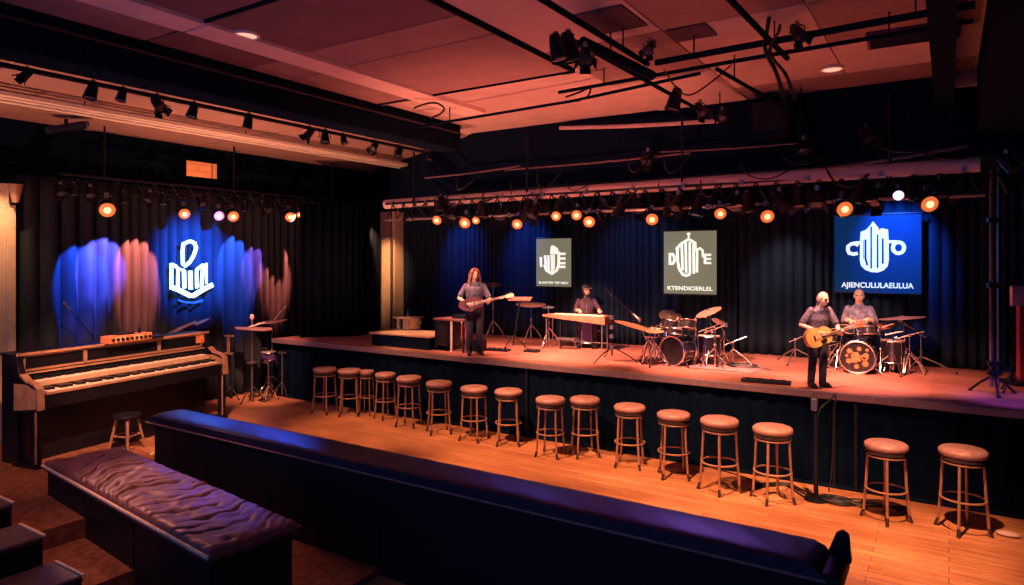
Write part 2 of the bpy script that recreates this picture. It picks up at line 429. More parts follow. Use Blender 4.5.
for y in (-.272, .272):
    b = nb(); tube(b, [(-4.80,y,.705),(4.80,y,.705)], .012, 6); obj('piping', b, mat('worn_edge',(.30,.17,.13),.5,var=.4,scale=20), dv, smooth=True)
b = nb(); prism(b, [(4.74,.74),(4.81,.93),(4.86,.965),(4.91,.93),(4.93,.70)], 'y', .16, .25); obj('end_fin', b, 'blackl', dv, bevel=.02)
b = nb(); cone(b, (4.81,-.25,.66), (4.81,.26,.66), .10, .10, 20); obj('end_bolster', b, 'blackl', dv, smooth=True, bevel=.02)
b = nb(); cone(b, (4.80,-.05,-.49), (4.80,-.05,.6), .05, .05, 10); ball(b, (4.90,-.02,.35), .07); ball(b, (4.92,.03,.22), .05); obj('end_post', b, 'blackl', dv, smooth=True)

# ------------------------------------------------------------------ tufted bench
bn = thing('tufted_bench', 'long tufted burgundy leather bench beside the steps in the foreground', 'bench', (-8.06,4.545,0), R_(-6.2))
b = nb()
box2(b, (-2.22,-.45,.004), (-.90,.45,.36)); box2(b, (-.86,-.45,-.236), (.50,.45,.36)); box2(b, (.55,-.45,-.416), (2.2,.45,.36)); box2(b,(-2.2,-.44,.1),(2.18,.44,.37))
obj('base', b, 'blackl', bn)
b = nb(); nx, ny = 420, 70; rows = []
def tuft(x, y):
    u = (x+2.27)/4.54; v = (y+.49)/.98
    sk = x+.18*math.sin(v*5+x*1.1)+.28*(v-.5)                       # skewed channels
    k = sk/.34+.13*math.sin(9*v+2*x)+.06*math.sin(23*v+x)
    q = (k+.5) % 1-.5; n = math.floor(k+.5)                          # distance to the nearest crease and its number
    dp = max(0, min(1, .62+.55*math.sin(n*2.7+(4.2+1.3*math.sin(n*1.7))*v)))                               # creases fade in and out along their length
    z = .038-.048*dp*math.exp(-(q/.075)**2)-.020*dp*(q*2)**2+.008*math.sin(5*x+8*v)*math.sin(7*v-3*x)
    z += .005*math.sin(15*x+9*v+3*math.sin(4.1*x+6*v))*math.sin(PI*v)+.004*math.sin(27*x-14*v)
    for b_ in (.3, .68): z -= .032*math.exp(-((q/.16)**2+((v-b_-.05*math.sin(n*1.9))/.07)**2))
    e = min(u*4.54, (1-u)*4.54, v*.98, (1-v)*.98)
    w = min(1, e/.09)
    return .39+(z+.05)*math.sqrt(max(0,1-(1-w)**2))
for i in range(nx+1):
    row = []
    for j in range(ny+1):
        x = -2.27+4.54*i/nx; y = -.49+.98*j/ny
        row.append(b.verts.new((x,y,tuft(x,y))))
    rows.append(row)
for A, B in zip(rows, rows[1:]):
    for j in range(ny): b.faces.new((A[j],A[j+1],B[j+1],B[j]))
edge = [rows[i][0] for i in range(nx+1)]+[rows[nx][j] for j in range(1,ny+1)]+[rows[i][ny] for i in range(nx-1,-1,-1)]+[rows[0][j] for j in range(ny-1,0,-1)]
low = [b.verts.new((v.co.x,v.co.y,.345)) for v in edge]
for i in range(len(edge)): b.faces.new((edge[i],edge[(i+1)%len(edge)],low[(i+1)%len(edge)],low[i]))
b.faces.new(low)
obj('cushion', b, 'wine', bn, smooth=True, sharp=60)
b = nb(); tube(b, [(-2.28,-.495,.40),(2.28,-.495,.40)], .018, 6)
for i in range(64): ball(b, (-2.25+4.5*i/63,-.502,.40), .018, 8, 5)
p = obj('studded_piping', b, mat('pale_studs',(.9,.66,.40),.4,var=.3,scale=30), bn, smooth=True); p['label'] = 'pale studded edge along the cushion'
b = nb(); tube(b, [(-2.28,.495,.395),(2.28,.495,.395)], .012, 6); tube(b, [(2.275,-.495,.395),(2.275,.495,.395)], .012, 6); obj('piping', b, 'wine', bn, smooth=True)

# ------------------------------------------------------------------ low leather seats on the steps (lower left)
def low_seat(label, x0, x1, y1, zf, zt):
    t = thing('block_seat', label, 'seat', ((x0+x1)/2, y1-.9, zf), 0, 'block seats on the steps')
    w = (x1-x0)/2; h = zt-zf
    b = nb(); box2(b, (-w,-.9,.002), (w,.9,h-.07)); obj('base', b, 'blackl', t, bevel=.012)
    b = nb(); box2(b, (-w-.01,-.91,h-.07), (w+.01,.91,h)); obj('seat_pad', b, mat('dark_seat_pad',(.075,.035,.04),.4,var=.3,scale=12,bump=.1), t, bevel=.03)
    b = nb(); box2(b, (-w+.03,.895,h-.012), (w+.0,.925,h+.008)); obj('edge_trim', b, 'piping', t)['label'] = 'pale metal edge strip'
    return t
low_seat('dark padded block seat at the left picture edge, on the top step', -9.56, -8.95, 3.40, 0, .44)
low_seat('dark padded block seat in the lower left corner, between two others', -8.14, -7.56, 3.14, -.24, .46)
low_seat('dark low block with a pale edge strip, on the bottom step at lower left', -7.36, -6.78, 3.14, -.42, .26)
# ================================================================== BAR STOOLS
def make_stool():
    h = .92
    t = thing('bar_stool', '', 'stool')
    b = nb(); lathe(b, [(0,h-.06),(.215,h-.06),(.238,h-.045),(.246,h-.02),(.242,h+.008),(.218,h+.028),(.12,h+.037),(0,h+.038)], 36); obj('seat', b, 'seatl', t, smooth=True, sharp=70)
    b = nb(); lathe(b, [(0,h-.105),(.22,h-.105),(.230,h-.098),(.230,h-.058),(0,h-.058)], 36); obj('seat_rim', b, 'rimk', t, smooth=True)
    b = nb(); ring(b, (0,0,h-.128), .212, .013, 32, 8); obj('frame_ring', b, 'leg', t, smooth=True)
    for k in range(4):
        a = PI/4+k*PI/2; c, s = math.cos(a), math.sin(a)
        b = nb(); tube(b, [(.200*c,.200*s,h-.10),(.218*c,.218*s,.45),(.250*c,.250*s,.03),(.272*c,.272*s,.0)], [.0165,.0165,.0165,.016], 10); 
        lg = obj('leg', b, 'leg', t, smooth=True)
        b = nb(); cone(b, (.246*c,.246*s,.09), (.274*c,.274*s,.0), .0185, .022, 10); obj('foot_cap', b, 'rimk', lg, smooth=True)
    b = nb(); ring(b, (0,0,.38), .226, .0125, 36, 8); obj('foot_ring', b, 'leg', t, smooth=True)
    return t
ST = [(325,368,1,10),(349.6,369.5,1,40),(367,369,.74,20),(385.5,373,.9,75),(409,377,1,15),(439,382,1,50),(474,387,1,5),(508.5,390,1,30),(550.5,398,1,8),(585,398,1,44),
      (629.7,405.5,1,12),(673.7,413,1,28),(719.5,419,1.06,60),(772.6,427,1.04,42),(886,443,1.0,52),(963,449,1.03,35)]
where = ['leftmost bar stool of the row, nearest the cymbal stands on the floor','second bar stool from the left, its seat level with its neighbour','small bar stool half hidden between its neighbours, third from the left',
 'fourth bar stool from the left, narrow seat partly hidden behind the fifth','fifth bar stool from the left, below the small black table on stage','sixth bar stool from the left, just left of the long haired guitarist',
 'bar stool directly below the standing long haired guitarist','bar stool close on the right of the one below the long haired guitarist','bar stool left one of the pair below the seated man in a hat',
 'bar stool right one of the pair below the seated man in a hat','bar stool below the boom microphone stand on stage','bar stool in front of the left drum kit',
 'bar stool right of the left drum kit, standing alone before the dark stage front','bar stool nearest the left side of the black microphone stand on the floor','second bar stool from the right, right of the cable pile','rightmost bar stool, largest in the picture, near the right edge']
stool0 = make_stool()
for i, (x, y, s, rz) in enumerate(ST):
    p = onz(x, y, .92*s+.02); 
    lim = YS-.32*s-.02
    if p.y > lim: p = ony(x, 300, lim)
    d = dup(stool0, (p.x,p.y,.0), R_(rz), where[i], 'bar stools along the stage', s) if i else stool0
    if not i: d.location = (p.x,p.y,0); d.rotation_euler.z = R_(rz); d['label'] = where[0]; d['group'] = 'bar stools along the stage'; d.scale=(s,)*3
    if i == 2: d.scale = (.64,.64,.97)
    if i == 3: d.scale = (.86,.86,.97)

# ================================================================== ORGAN (two manual console)
pa, pb = Vector((-11.84,4.78,0)), Vector((-12.44,8.34,0))
oL = (pb-pa).length; ang = math.atan2(pb.y-pa.y, pb.x-pa.x)
og = thing('organ', 'black upright two manual organ console with walnut trim before the left curtain', 'organ', ((pa+pb)/2)+Vector((-.28,-.05,0)), ang)
# local: +x along the console (away from the camera), -y is the player's side
hl = oL/2
b = nb()
box2(b, (-hl,.12,.0), (hl,.50,1.70)); box2(b,(-hl+.06,.06,.0),(hl-.06,.13,.86)); obj('case', b, 'pianob', og, bevel=.01)
b = nb(); box2(b, (-hl-.04,.06,1.70), (hl+.04,.54,1.735)); ld = obj('lid', b, 'pianob', og, bevel=.01)
b = nb(); box2(b, (-hl-.04,.035,1.70), (hl+.04,.065,1.742)); obj('lid_trim', b, 'pianow', ld)
b = nb(); box2(b, (-hl+.02,-.42,.90), (hl-.02,.14,1.12)); obj('key_bed', b, 'pianob', og, bevel=.008)
b = nb(); box2(b, (-hl+.1,-.44,1.115), (hl-.1,-.40,1.15)); obj('key_slip', b, 'pianow', og)
b = nb(); box2(b, (-hl+.1,-.10,1.12), (hl-.1,.13,1.255)); obj('upper_bed', b, 'pianob', og)
b = nb(); box2(b, (-hl+.1,-.125,1.21), (hl-.1,-.095,1.275)); obj('upper_key_slip', b, mat('maple_rail',(.62,.42,.26),.4), og)
for s in (-1, 1):
    b = nb(); x = s*(hl-.0)
    prof = [(.14,1.70),(.05,1.70),(.02,1.55),(-.04,1.42),(-.18,1.33),(-.36,1.29),(-.45,1.22),(-.46,.88),(.14,.80)]
    prism(b, prof, 'x', x-.05, x+.05); ck = obj('cheek', b, 'pianob', og, bevel=.008)
    b = nb(); stroke(b, [(-.04,1.42),(-.18,1.33),(-.36,1.29),(-.45,1.22),(-.465,.90)], .03, 'x', x-.052, x+.052); obj('edge_trim', b, 'pianow', ck)
    b = nb(); prism(b, [(-.43,1.20),(-.20,1.28),(.10,1.28),(.10,.86),(-.43,.92)], 'x', x-.054, x-.05); obj('side_panel', b, 'pianow', ck)
    b = nb(); box2(b, (x-.055,-.42,0.03), (x+.045,-.30,.90)); box2(b, (x-.07,-.45,0), (x+.06,.12,.05)); obj('leg', b, 'pianob', og, bevel=.008)
    b = nb(); box2(b, (x-.06,-.425,.08), (x-.03,-.415,.88)); obj('leg_trim', b, 'pianow', og)
# music desk: three framed dark panels
xs = [-hl+.08, -hl/3-.12, hl/3+.12, hl-.08]
for a, c in zip(xs, xs[1:]):
    f = nb()
    for z0, z1 in ((1.66,1.70),(1.44,1.475)): box2(f, (a,.085,z0), (c,.122,z1))
    for x0 in (a, c-.03): box2(f, (x0,.085,1.44), (x0+.03,.122,1.70))
    fr = obj('desk_frame', f, 'pianow', og)
    q = nb(); box2(q, (a+.03,.108,1.47), (c-.03,.12,1.66)); obj('desk_panel', q, 'pianob', fr)
b = nb(); prism(b, [(.12,1.30),(.12,1.43),(.07,1.43),(.04,1.30)], 'x', -hl+.06, hl-.06); obj('fallboard', b, 'pianob', og)
b = nb(); box2(b, (-hl+.06,.03,1.40), (hl-.06,.075,1.425)); obj('desk_ledge', b, 'pianow', og)
def manual(z, y0, y1, label):
    kb = nb(); box2(kb, (-hl+.12,y0,z-.03), (hl-.12,y1,z-.012)); kbo = obj('keyboard', kb, 'ebony', og); kbo['label'] = label
    n = 46; w = (2*hl-.3)/n; k0 = None; e0 = None
    for i in range(n):
        x = -hl+.15+w*i
        if k0 is None:
            q = nb(); box2(q, (.003,y0,z-.012), (w-.003,y1,z+.012)); k0 = obj('white_key', q, 'ivory', kbo); k0.location.x = x
        else:
            c = k0.copy(); COL.objects.link(c); c.parent = kbo; c.location.x = x
        if i % 7 in (0,1,3,4,5):
            if e0 is None:
                q = nb(); box2(q, (w-.023,y0+.085,z+.012), (w+.023,y1,z+.055)); e0 = obj('black_key', q, 'ebony', kbo); e0.location.x = x
            else:
                c = e0.copy(); COL.objects.link(c); c.parent = kbo; c.location.x = x
manual(1.15, -.39, -.13, 'lower row of keys'); manual(1.29, -.09, .11, 'upper row of keys')
b = nb(); box2(b, (hl-.22,.07,1.52), (hl-.04,.118,1.70)); box2(b, (hl-.17,.06,1.56), (hl-.09,.075,1.6)); obj('control_panel', b, 'orange', og)
b = nb(); box2(b, (-.3,-.30,.02), (1.3,.06,.05))
for i in range(18): box2(b, (-.27+.088*i,-.34,.05), (-.23+.088*i,.05,.08))
obj('pedal_board', b, 'ebony', og)

# items on the lid
tz = 1.735
def on_organ(px, depth):      # point on the lid at picture column px
    q = onz(px, 338, tz); d = (pb-pa).normalized(); nrm = Vector((-d.y,d.x,0)); c = og.location
    t = ray(px, 300); # intersect vertical plane depth behind the front
    o = c+nrm*depth; den = t.x*nrm.x+t.y*nrm.y; k = (o.x*nrm.x+o.y*nrm.y)/den
    return Vector((t.x*k, t.y*k, tz))
p = on_organ(127, .02)
t = thing('effects_unit', 'orange box of knobs lying on top of the organ', 'device', p, ang)
b = nb(); box2(b, (-.42,-.12,0), (.42,.12,.13)); obj('body', b, 'orange', t, bevel=.01)
for i in range(9):
    b = nb(); cone(b, (-.36+.09*i,-.119,.065), (-.36+.09*i,-.155,.065), .028, .024, 10); obj('knob', b, 'ebony', t, smooth=True)
for x in (-.30,.05):
    b = nb(); box2(b, (x,-.124,.02), (x+.18,-.121,.11)); obj('face_plate', b, 'piping', t)
b = nb(); box2(b, (-.2,-.06,.13), (.1,.08,.16)); obj('top_plate', b, 'blackm', t)
b = nb(); cone(b, (.25,0,.13), (.25,0,.24), .03, .02, 10); obj('plug', b, 'blackm', t)
p = on_organ(152, .02)
b = nb(); box2(b, (-.18,-.1,0), (.18,.1,.05)); o = obj('pedal_box', b, 'blackm', bevel=.01); o.location = p; o.rotation_euler.z = ang
tag(o, 'flat black pedal box on the organ lid right of the orange box', 'device')

# wooden stool in front of the organ
t = thing('organ_stool', 'small wooden four legged stool standing before the organ', 'stool', (-11.66,6.10,0), R_(20))
b = nb(); lathe(b, [(0,.54),(.2,.54),(.22,.56),(.21,.60),(0,.61)], 24); obj('seat', b, 'blackl', t, smooth=True)
for k in range(4):
    a = PI/4+k*PI/2; c, s = math.cos(a), math.sin(a)
    b = nb(); tube(b, [(.15*c,.15*s,.55),(.27*c,.27*s,0)], [.026,.02], 8); obj('leg', b, 'leg', t, smooth=True)
for k in range(4):
    a = PI/4+k*PI/2; a2 = a+PI/2
    b = nb(); tube(b, [(.215*math.cos(a),.215*math.sin(a),.25),(.215*math.cos(a2),.215*math.sin(a2),.25)], .013, 6); obj('stretcher', b, 'leg', t, smooth=True)
b = nb(); box2(b, (-.16,-.28,0), (.16,.28,.03)); o = obj('pale_board', b, 'piping', bevel=.005); o.location = (-11.0,6.45,0); o.rotation_euler.z = R_(25)
tag(o, 'short pale wooden board lying on the floor beside the divider end', 'board')
# ================================================================== STANDS, DRUMS, INSTRUMENTS
def depth(p): return p.x*FX+p.y*FY
def zat(py, p): return H+(260-py)/FPX*depth(p)
def tripod(t, h0, spread, r, m, rz=0, foot=True):
    for k in range(3):
        a = rz+2*PI*k/3; c, s = math.cos(a), math.sin(a)
        b = nb(); tube(b, [(0,0,h0),(spread*.55*c,spread*.55*s,h0*.55),(spread*c,spread*s,.012)], r, 6)
        lg = obj('leg', b, m, t, smooth=True)
        b = nb(); ball(b, (spread*c,spread*s,.016), r*1.7, 8, 6); obj('foot', b, 'ebony', lg, smooth=True)
def cym_prof(r): return [(0,.030),(.02,.030),(r*.12,.022),(r*.16,.010),(r*.6,.004),(r,-.010),(r,-.013),(r*.6,.0),(0,.0)]
def cymbal_stand(label, base, tip, r, tilt, cm='brass', group=None, spread=.3, m='chrome', stick=False, boomup=None):
    """base: point on the floor, tip: world point of the cymbal's centre"""
    t = thing('cymbal_stand', label, 'cymbal stand', base, 0, group)
    q = Vector(tip)-Vector(base)
    tripod(t, .42, spread, .012, m, rz=.5)
    if abs(q.x)+abs(q.y) > .06:
        k = boomup if boomup else max(.5, q.z-.35)
        b = nb(); tube(b, [(0,0,.12),(0,0,k)], .014, 8); obj('tube', b, m, t, smooth=True)
        b = nb(); d = (q-Vector((0,0,k))); tube(b, [Vector((0,0,k))-d*.3,tuple(q)], .010, 8); ball(b,(0,0,k),.026,8,6); obj('boom_arm', b, m, t, smooth=True)
    else:
        b = nb(); tube(b, [(0,0,.12),(0,0,q.z*.6)], .015, 8); tube(b, [(0,0,q.z*.6),tuple(q)], .010, 8); ball(b,(0,0,q.z*.6),.024,8,6); obj('tube', b, m, t, smooth=True)
    b = nb(); lathe(b, cym_prof(r), 36); o = obj('cymbal', b, cm, t, smooth=True, sharp=60); o.location = q; o.rotation_euler = tilt
    b = nb(); cone(b, (0,0,.02), (0,0,.06), .012, .009, 8); n = obj('wing_nut', b, 'ebony', o)
    return t
def drum_parts(t, r, h, m, z=0, legs=True, mt=None, seg=32, hoops='chrome'):
    """a drum shell with head, hoops and lugs; mt places it inside its thing"""
    mt = mt or Matrix.Translation((0,0,z))
    def put(o): o.matrix_local = mt; return o
    b = nb(); lathe(b, [(0,0),(r,0),(r,h),(0,h)], seg); sh = put(obj('shell', b, m, t, smooth=True))
    b = nb(); lathe(b, [(r*.97,h),(r*.97,h+.006),(r*.5,h+.010),(0,h+.011)], seg); put(obj('drum_head', b, 'drumw', t, smooth=True))
    for zz in (0.01, h-.005):
        b = nb(); ring(b, (0,0,zz), r+.006, .011, seg, 6); put(obj('hoop', b, hoops, t, smooth=True))
    b = nb(); c, s = r+.012, 0
    cone(b, (c,s,.02), (c,s,h-.02), .006, .006, 6); box(b, (c,s,h*.5), (.022,.022,.05)); lug = obj('lug', b, 'chrome', sh, smooth=True)
    for k in range(1, 8):
        l2 = lug.copy(); COL.objects.link(l2); l2.parent = sh; l2.matrix_local = Matrix.Rotation(2*PI*k/8, 4, 'Z')
    return sh
def floor_tom(label, base, r, h, m, group=None, zleg=.16):
    t = thing('floor_tom', label, 'drum', base, 0, group)
    drum_parts(t, r, h, m, zleg)
    for k in range(3):
        a = .4+2*PI*k/3; c, s = math.cos(a)*(r+.03), math.sin(a)*(r+.03)
        b = nb(); tube(b, [(c,s,zleg+h*.6),(c,s,.05),(c*1.12,s*1.12,.012)], .009, 6); obj('leg', b, 'chrome', t, smooth=True)
    return t
def snare(label, base, r, h, z, m, group=None, tilt=(0,0,0)):
    t = thing('snare_drum', label, 'drum', base, 0, group)
    drum_parts(t, r, h, m, mt=Matrix.Translation((0,0,z)) @ Euler(tilt).to_matrix().to_4x4())
    tripod(t, .3, .26, .011, 'chrome', .2)
    b = nb(); tube(b, [(0,0,.1),(0,0,z-.03)], .014, 8); obj('tube', b, 'chrome', t, smooth=True)
    b = nb()
    for k in range(3):
        a = 2*PI*k/3; tube(b, [(0,0,z-.08),(r*math.cos(a),r*math.sin(a),z-.02),(r*1.04*math.cos(a),r*1.04*math.sin(a),z+.03)], .009, 6)
    obj('basket', b, 'chrome', t, smooth=True); return t
def bass_drum(label, base, yaw, r, dpt, m, toms, group=None, floral=False):
    t = thing('bass_drum', label, 'drum', base, yaw, group)
    # axis along local -y (front head at -y)
    mt = Matrix.Translation((0,0,r+.02)) @ Matrix.Rotation(PI/2, 4, 'X')
    def put(o): o.matrix_local = mt; return o
    b = nb(); lathe(b, [(r,-dpt/2),(r,dpt/2)], 40); put(obj('shell', b, m, t, smooth=True))
    for zz, nm in ((dpt/2-.01,'front_head'),(-dpt/2+.01,'batter_head')):
        b = nb(); lathe(b, [(0,zz),(r*.98,zz)], 40); fh = put(obj(nm, b, 'drumk' if nm=='front_head' else 'drumw', t, smooth=True))
        if nm == 'front_head' and floral:
            # petals and curls of the painted badge
            for cx, cy, rr in ((-.45,.38,.17),(.1,.55,.14),(.5,.15,.16),(-.1,-.05,.30),(-.5,-.25,.18),(.45,-.4,.2),(-.05,-.6,.15),(.55,.5,.1),(-.62,.08,.1)):
                b = nb()
                ball(b, (cx*r*.97,cy*r*.97,dpt/2-.006), (rr*.3*r,rr*.3*r,.005), 8, 5)
                for k in range(6):
                    a = 2*PI*k/6+cx*5; px_, py_ = (cx+math.cos(a)*rr*.6)*r, (cy+math.sin(a)*rr*.6)*r
                    if math.hypot(px_,py_) > r*.82: continue
                    ball(b, (px_,py_,dpt/2-.006), (rr*.52*r,rr*.36*r,.004), 8, 5, Euler((0,0,a)).to_matrix())
                o = obj('painted_flower', b, 'floral', fh, smooth=True)
            b = nb()
            stroke(b, [(-.25*r,-.35*r),(-.25*r,.28*r),(.0,.30*r),(.08*r,.15*r),(.0,.0),(-.22*r,-.02*r)], .055*r*1.5, 'z', dpt/2-.004, dpt/2+.0)
            pts = [(.42*r+.17*r*math.cos(a)*1.0,.02*r+.17*r*math.sin(a)) for a in [2*PI*k/16 for k in range(16)]]
            stroke(b, pts, .055*r*1.3, 'z', dpt/2-.004, dpt/2+.0, closed=True)
            o = obj('painted_letters', b, 'floral', t); o.matrix_local = mt
    for zz in (-dpt/2, dpt/2):
        b = nb(); ring(b, (0,0,zz), r+.008, .018, 44, 8); put(obj('hoop', b, 'chrome', t, smooth=True))
    b = nb(); c, s = r+.02, 0
    cone(b, (c,s,-dpt/2), (c,s,dpt/2), .007, .007, 6); box(b, (c,s,dpt/2-.02), (.03,.03,.04)); box(b, (c,s,0), (.03,.03,.08)); lug = put(obj('lug', b, 'chrome', t, smooth=True))
    for k in range(1, 10):
        l2 = lug.copy(); COL.objects.link(l2); l2.parent = t; l2.matrix_local = mt @ Matrix.Rotation(2*PI*k/10, 4, 'Z')
    for s in (-1,1):
        b = nb(); tube(b, [(s*r*.8,-dpt*.25,r*.5),(s*(r+.16),-dpt*.7,.012)], .011, 6); obj('spur', b, 'chrome', t, smooth=True)
    b = nb(); tube(b, [(0,0,2*r),(0,0,2*r+.16)], .018, 8); tube(b, [(-.2,0,2*r+.14),(.2,0,2*r+.14)], .013, 8); obj('tom_mount', b, 'chrome', t, smooth=True)
    for x, y, z, tr, th, rot in toms:
        m4 = Matrix.Translation((x,y,z)) @ Euler(rot).to_matrix().to_4x4()
        e = bpy.data.objects.new('tom', None); COL.objects.link(e); e.parent = t; e.matrix_local = m4; e.empty_display_size=.05
        drum_parts(e, tr, th, m, 0)
    return t
def mic_stand(label, base, h, tip, m='blackm', spread=.34, group=None, rz=0, mic=True):
    """straight stand with a boom from the top (0,0,h) to tip (offset)"""
    t = thing('microphone_stand', label, 'microphone stand', base, 0, group)
    tripod(t, .26, spread, .012, m, rz)
    b = nb(); tube(b, [(0,0,.1),(0,0,h*.55)], .015, 8); tube(b, [(0,0,h*.55),(0,0,h)], .010, 8); cone(b, (0,0,h*.53), (0,0,h*.58), .022, .022, 8); obj('pole', b, m, t, smooth=True)
    if tip is not None:
        tp = Vector(tip); d = tp-Vector((0,0,h)); b = nb(); tube(b, [Vector((0,0,h))-d*.35, tp], .009, 6); ball(b, (0,0,h), .028, 8, 6); obj('boom_arm', b, m, t, smooth=True)
        if mic:
            dn = d.normalized(); b = nb(); cone(b, tp, tp+dn*.14, .017, .022, 10); ball(b, tp+dn*.16, .032, 10, 7); obj('microphone', b, 'steel', t, smooth=True)
    elif mic:
        b = nb(); cone(b, (0,0,h), (0,0,h+.14), .018, .024, 10); ball(b, (0,0,h+.16), .034, 10, 7); obj('microphone', b, 'steel', t, smooth=True)
    return t
def music_stand(label, base, h, w, d, tilt, rz, m='blackm', deskm='steel', lean=(0,0)):
    t = thing('music_stand', label, 'music stand', base, rz)
    tripod(t, .3, .3, .011, m, .3)
    b = nb(); tube(b, [(0,0,.1),(lean[0],lean[1],h)], .013, 8); obj('pole', b, m, t, smooth=True)
    b = nb(); box(b, (0,0,0), (w,d,.014)); box(b, (0,-d/2,.02), (w,.014,.04)); o = obj('desk', b, deskm, t, bevel=.004); o.location = (lean[0],lean[1],h); o.rotation_euler = (tilt,0,0)
    return t

# ---------------------------------------------------------------- percussion on the dance floor, left
def F0(px, py): return onz(px, py, 0)
bs = F0(252, 402); tp = Vector((bs.x,bs.y,zat(329,bs)))
t = thing('percussion_tray', 'flat percussion tray on a post stand right of the organ', 'percussion stand', bs, R_(10), 'percussion on the floor')
tripod(t, .38, .30, .014, 'blackm', .4)
hh = tp.z
b = nb(); tube(b, [(0,0,.05),(0,0,hh+.24)], .026, 10); obj('post', b, 'steel', t, smooth=True)
b = nb(); ball(b, (0,0,hh+.27), (.05,.05,.07), 12, 8); obj('clamp', b, 'pinkp', t, smooth=True)
b = nb(); pts = [(-.52,.0),(-.30,-.17),(.15,-.21),(.50,-.15),(.55,.04),(.40,.2),(-.1,.19)]; prism(b, pts, 'z', hh-.02, hh+.03); o = obj('tray', b, 'cymp', t, bevel=.02)
b = nb(); cone(b, (.05,-.14,hh+.06), (.33,.05,hh+.16), .015, .012, 8); obj('beater', b, 'maple', t, smooth=True)
b = nb(); cone(b, (0,0,hh*.53), (0,0,hh*.53+.04), .13, .13, 16); obj('shelf_disc', b, 'steel', t, smooth=True)
bs = F0(272, 393); tp = Vector((bs.x+.1,bs.y-.03,zat(321,bs)))
t = cymbal_stand('pale cymbal with a drumstick leaning on it, on a tall post by the stage corner', bs, (bs.x,bs.y,tp.z), .37, (R_(6),R_(-3),0), 'cymp', 'percussion on the floor', .36, 'steel')
b = nb(); cone(b, (.05,.02,tp.z-bs.z+.03), (.42,.08,tp.z-bs.z+.38), .017, .012, 8); o = obj('drumstick', b, 'maple'); o.location = bs
tag(o, 'pale drumstick standing slanted on the cymbal by the stage corner', 'drumstick')
bs = F0(262, 397)
snare('dark drum on a low stand between the cymbal posts, left of the stage', bs+Vector((-.30,.42,0)), .19, .2, .78, 'purple', 'percussion on the floor')
for px, py, lab in ((283,398,'black folded tripod stand left of the stage corner'),(293,394,'black folded tripod stand nearest the stage corner')):
    bs = F0(px, py)+Vector((-.05 if px==283 else .06,-.36,0)); t = thing('tripod_stand', lab, 'stand', bs, 0, 'tripod stands on the floor')
    tripod(t, .35, .22, .014, 'chrome', px*.3); b = nb(); tube(b, [(0,0,.05),(0,0,1.02)], .018, 8); cone(b, (0,0,.5), (0,0,.56), .03, .03, 8); obj('tube', b, 'steel', t, smooth=True)
    b = nb(); box(b, (0,0,1.03), (.22,.05,.04)); obj('top_bar', b, 'steel', t)
    if px == 283:
        b = nb(); box(b, (.0,-.12,.05), (.12,.3,.04), (R_(12),0,0)); obj('foot_pedal', b, 'chrome', t)
bs = F0(229, 398)+Vector((.22,-.1,0)); t = thing('bracket_stand', 'black stand with a small pale bracket close to the organ', 'stand', bs, R_(15))
tripod(t, .3, .2, .013, 'blackm', .1); zz = zat(336, bs)
b = nb(); tube(b, [(0,0,.05),(0,0,zz)], .018, 8); obj('tube', b, 'blackm', t, smooth=True)
b = nb(); box2(b, (-.16,-.03,zz-.02), (.06,.03,zz+.02)); box2(b, (-.10,-.02,zz-.40), (-.04,.02,zz)); box2(b, (-.18,-.03,zz-.42), (.04,.03,zz-.38)); obj('bracket', b, 'leg', t)
# behind the organ
q = onx(178, 329, -13.62); bs = Vector((q.x,q.y,0))
cymbal_stand('large pink tilted cymbal rising behind the organ, lower left one of the pair', bs, q, .38, (R_(10),R_(-24),R_(35)), 'cymp', 'cymbals behind the organ', .18, 'blackm')
q = onx(194, 324, -13.72); bs = Vector((q.x,q.y+.05,0))
cymbal_stand('pale tilted cymbal behind the organ, upper right one of the pair', bs, q, .33, (R_(10),R_(-20),R_(35)), 'cymp', 'cymbals behind the organ', .18, 'blackm')
q = onx(98, 340, -13.55); bs = Vector((q.x,q.y,0)); tp = onx(70, 310, -13.55)
mic_stand('black boom microphone stand behind the left half of the organ', bs, q.z-.05, tp-bs, spread=.2)

# ---------------------------------------------------------------- stage, left part
rz_ = thing('riser', 'low black platform at the left end of the stage holding a gold drum', 'platform', (-9.72,11.15,ZS))
b = nb(); box2(b, (-.82,-.42,.003), (.80,.42,.25)); obj('body', b, 'wallk', rz_)
b = nb(); box2(b, (-.86,-.46,.25), (.84,.46,.29)); obj('top', b, mat('riser_top',(.42,.26,.20),.5), rz_, bevel=.01)
bs = onz(408, 329, ZS+.29)
t = thing('tom_drum', 'gold wrapped drum with a cymbal lid standing on the low platform', 'drum', bs)
drum_parts(t, .27, .27, 'drumgold', .002)
for k in (2,3,5,6): a = 2*PI*k/8+.2; b = nb(); box(b, (.285*math.cos(a),.285*math.sin(a),.14), (.05,.05,.22), (0,0,a)); obj('bracket', b, 'drumk', t)
b = nb(); lathe(b, [(0,.30),(.05,.30),(.06,.285),(.36,.27),(.36,.262),(0,.27)], 32); obj('lid', b, 'cymp', t, smooth=True)
b = nb(); cone(b, (0,0,.29), (0,0,.42), .012, .01, 8); obj('spindle', b, 'chrome', t)
t = thing('side_table', 'small black table with a white front leg left of the long haired guitarist', 'table', (-8.46,11.05,ZS), R_(-3))
b = nb(); box2(b, (-.42,-.26,.62), (.40,.26,.66)); obj('table_top', b, mat('table_top',(.16,.07,.06),.45), t, bevel=.006)
b = nb(); box2(b, (-.40,-.22,.10), (-.08,.22,.62)); obj('cabinet', b, 'drumk', t)
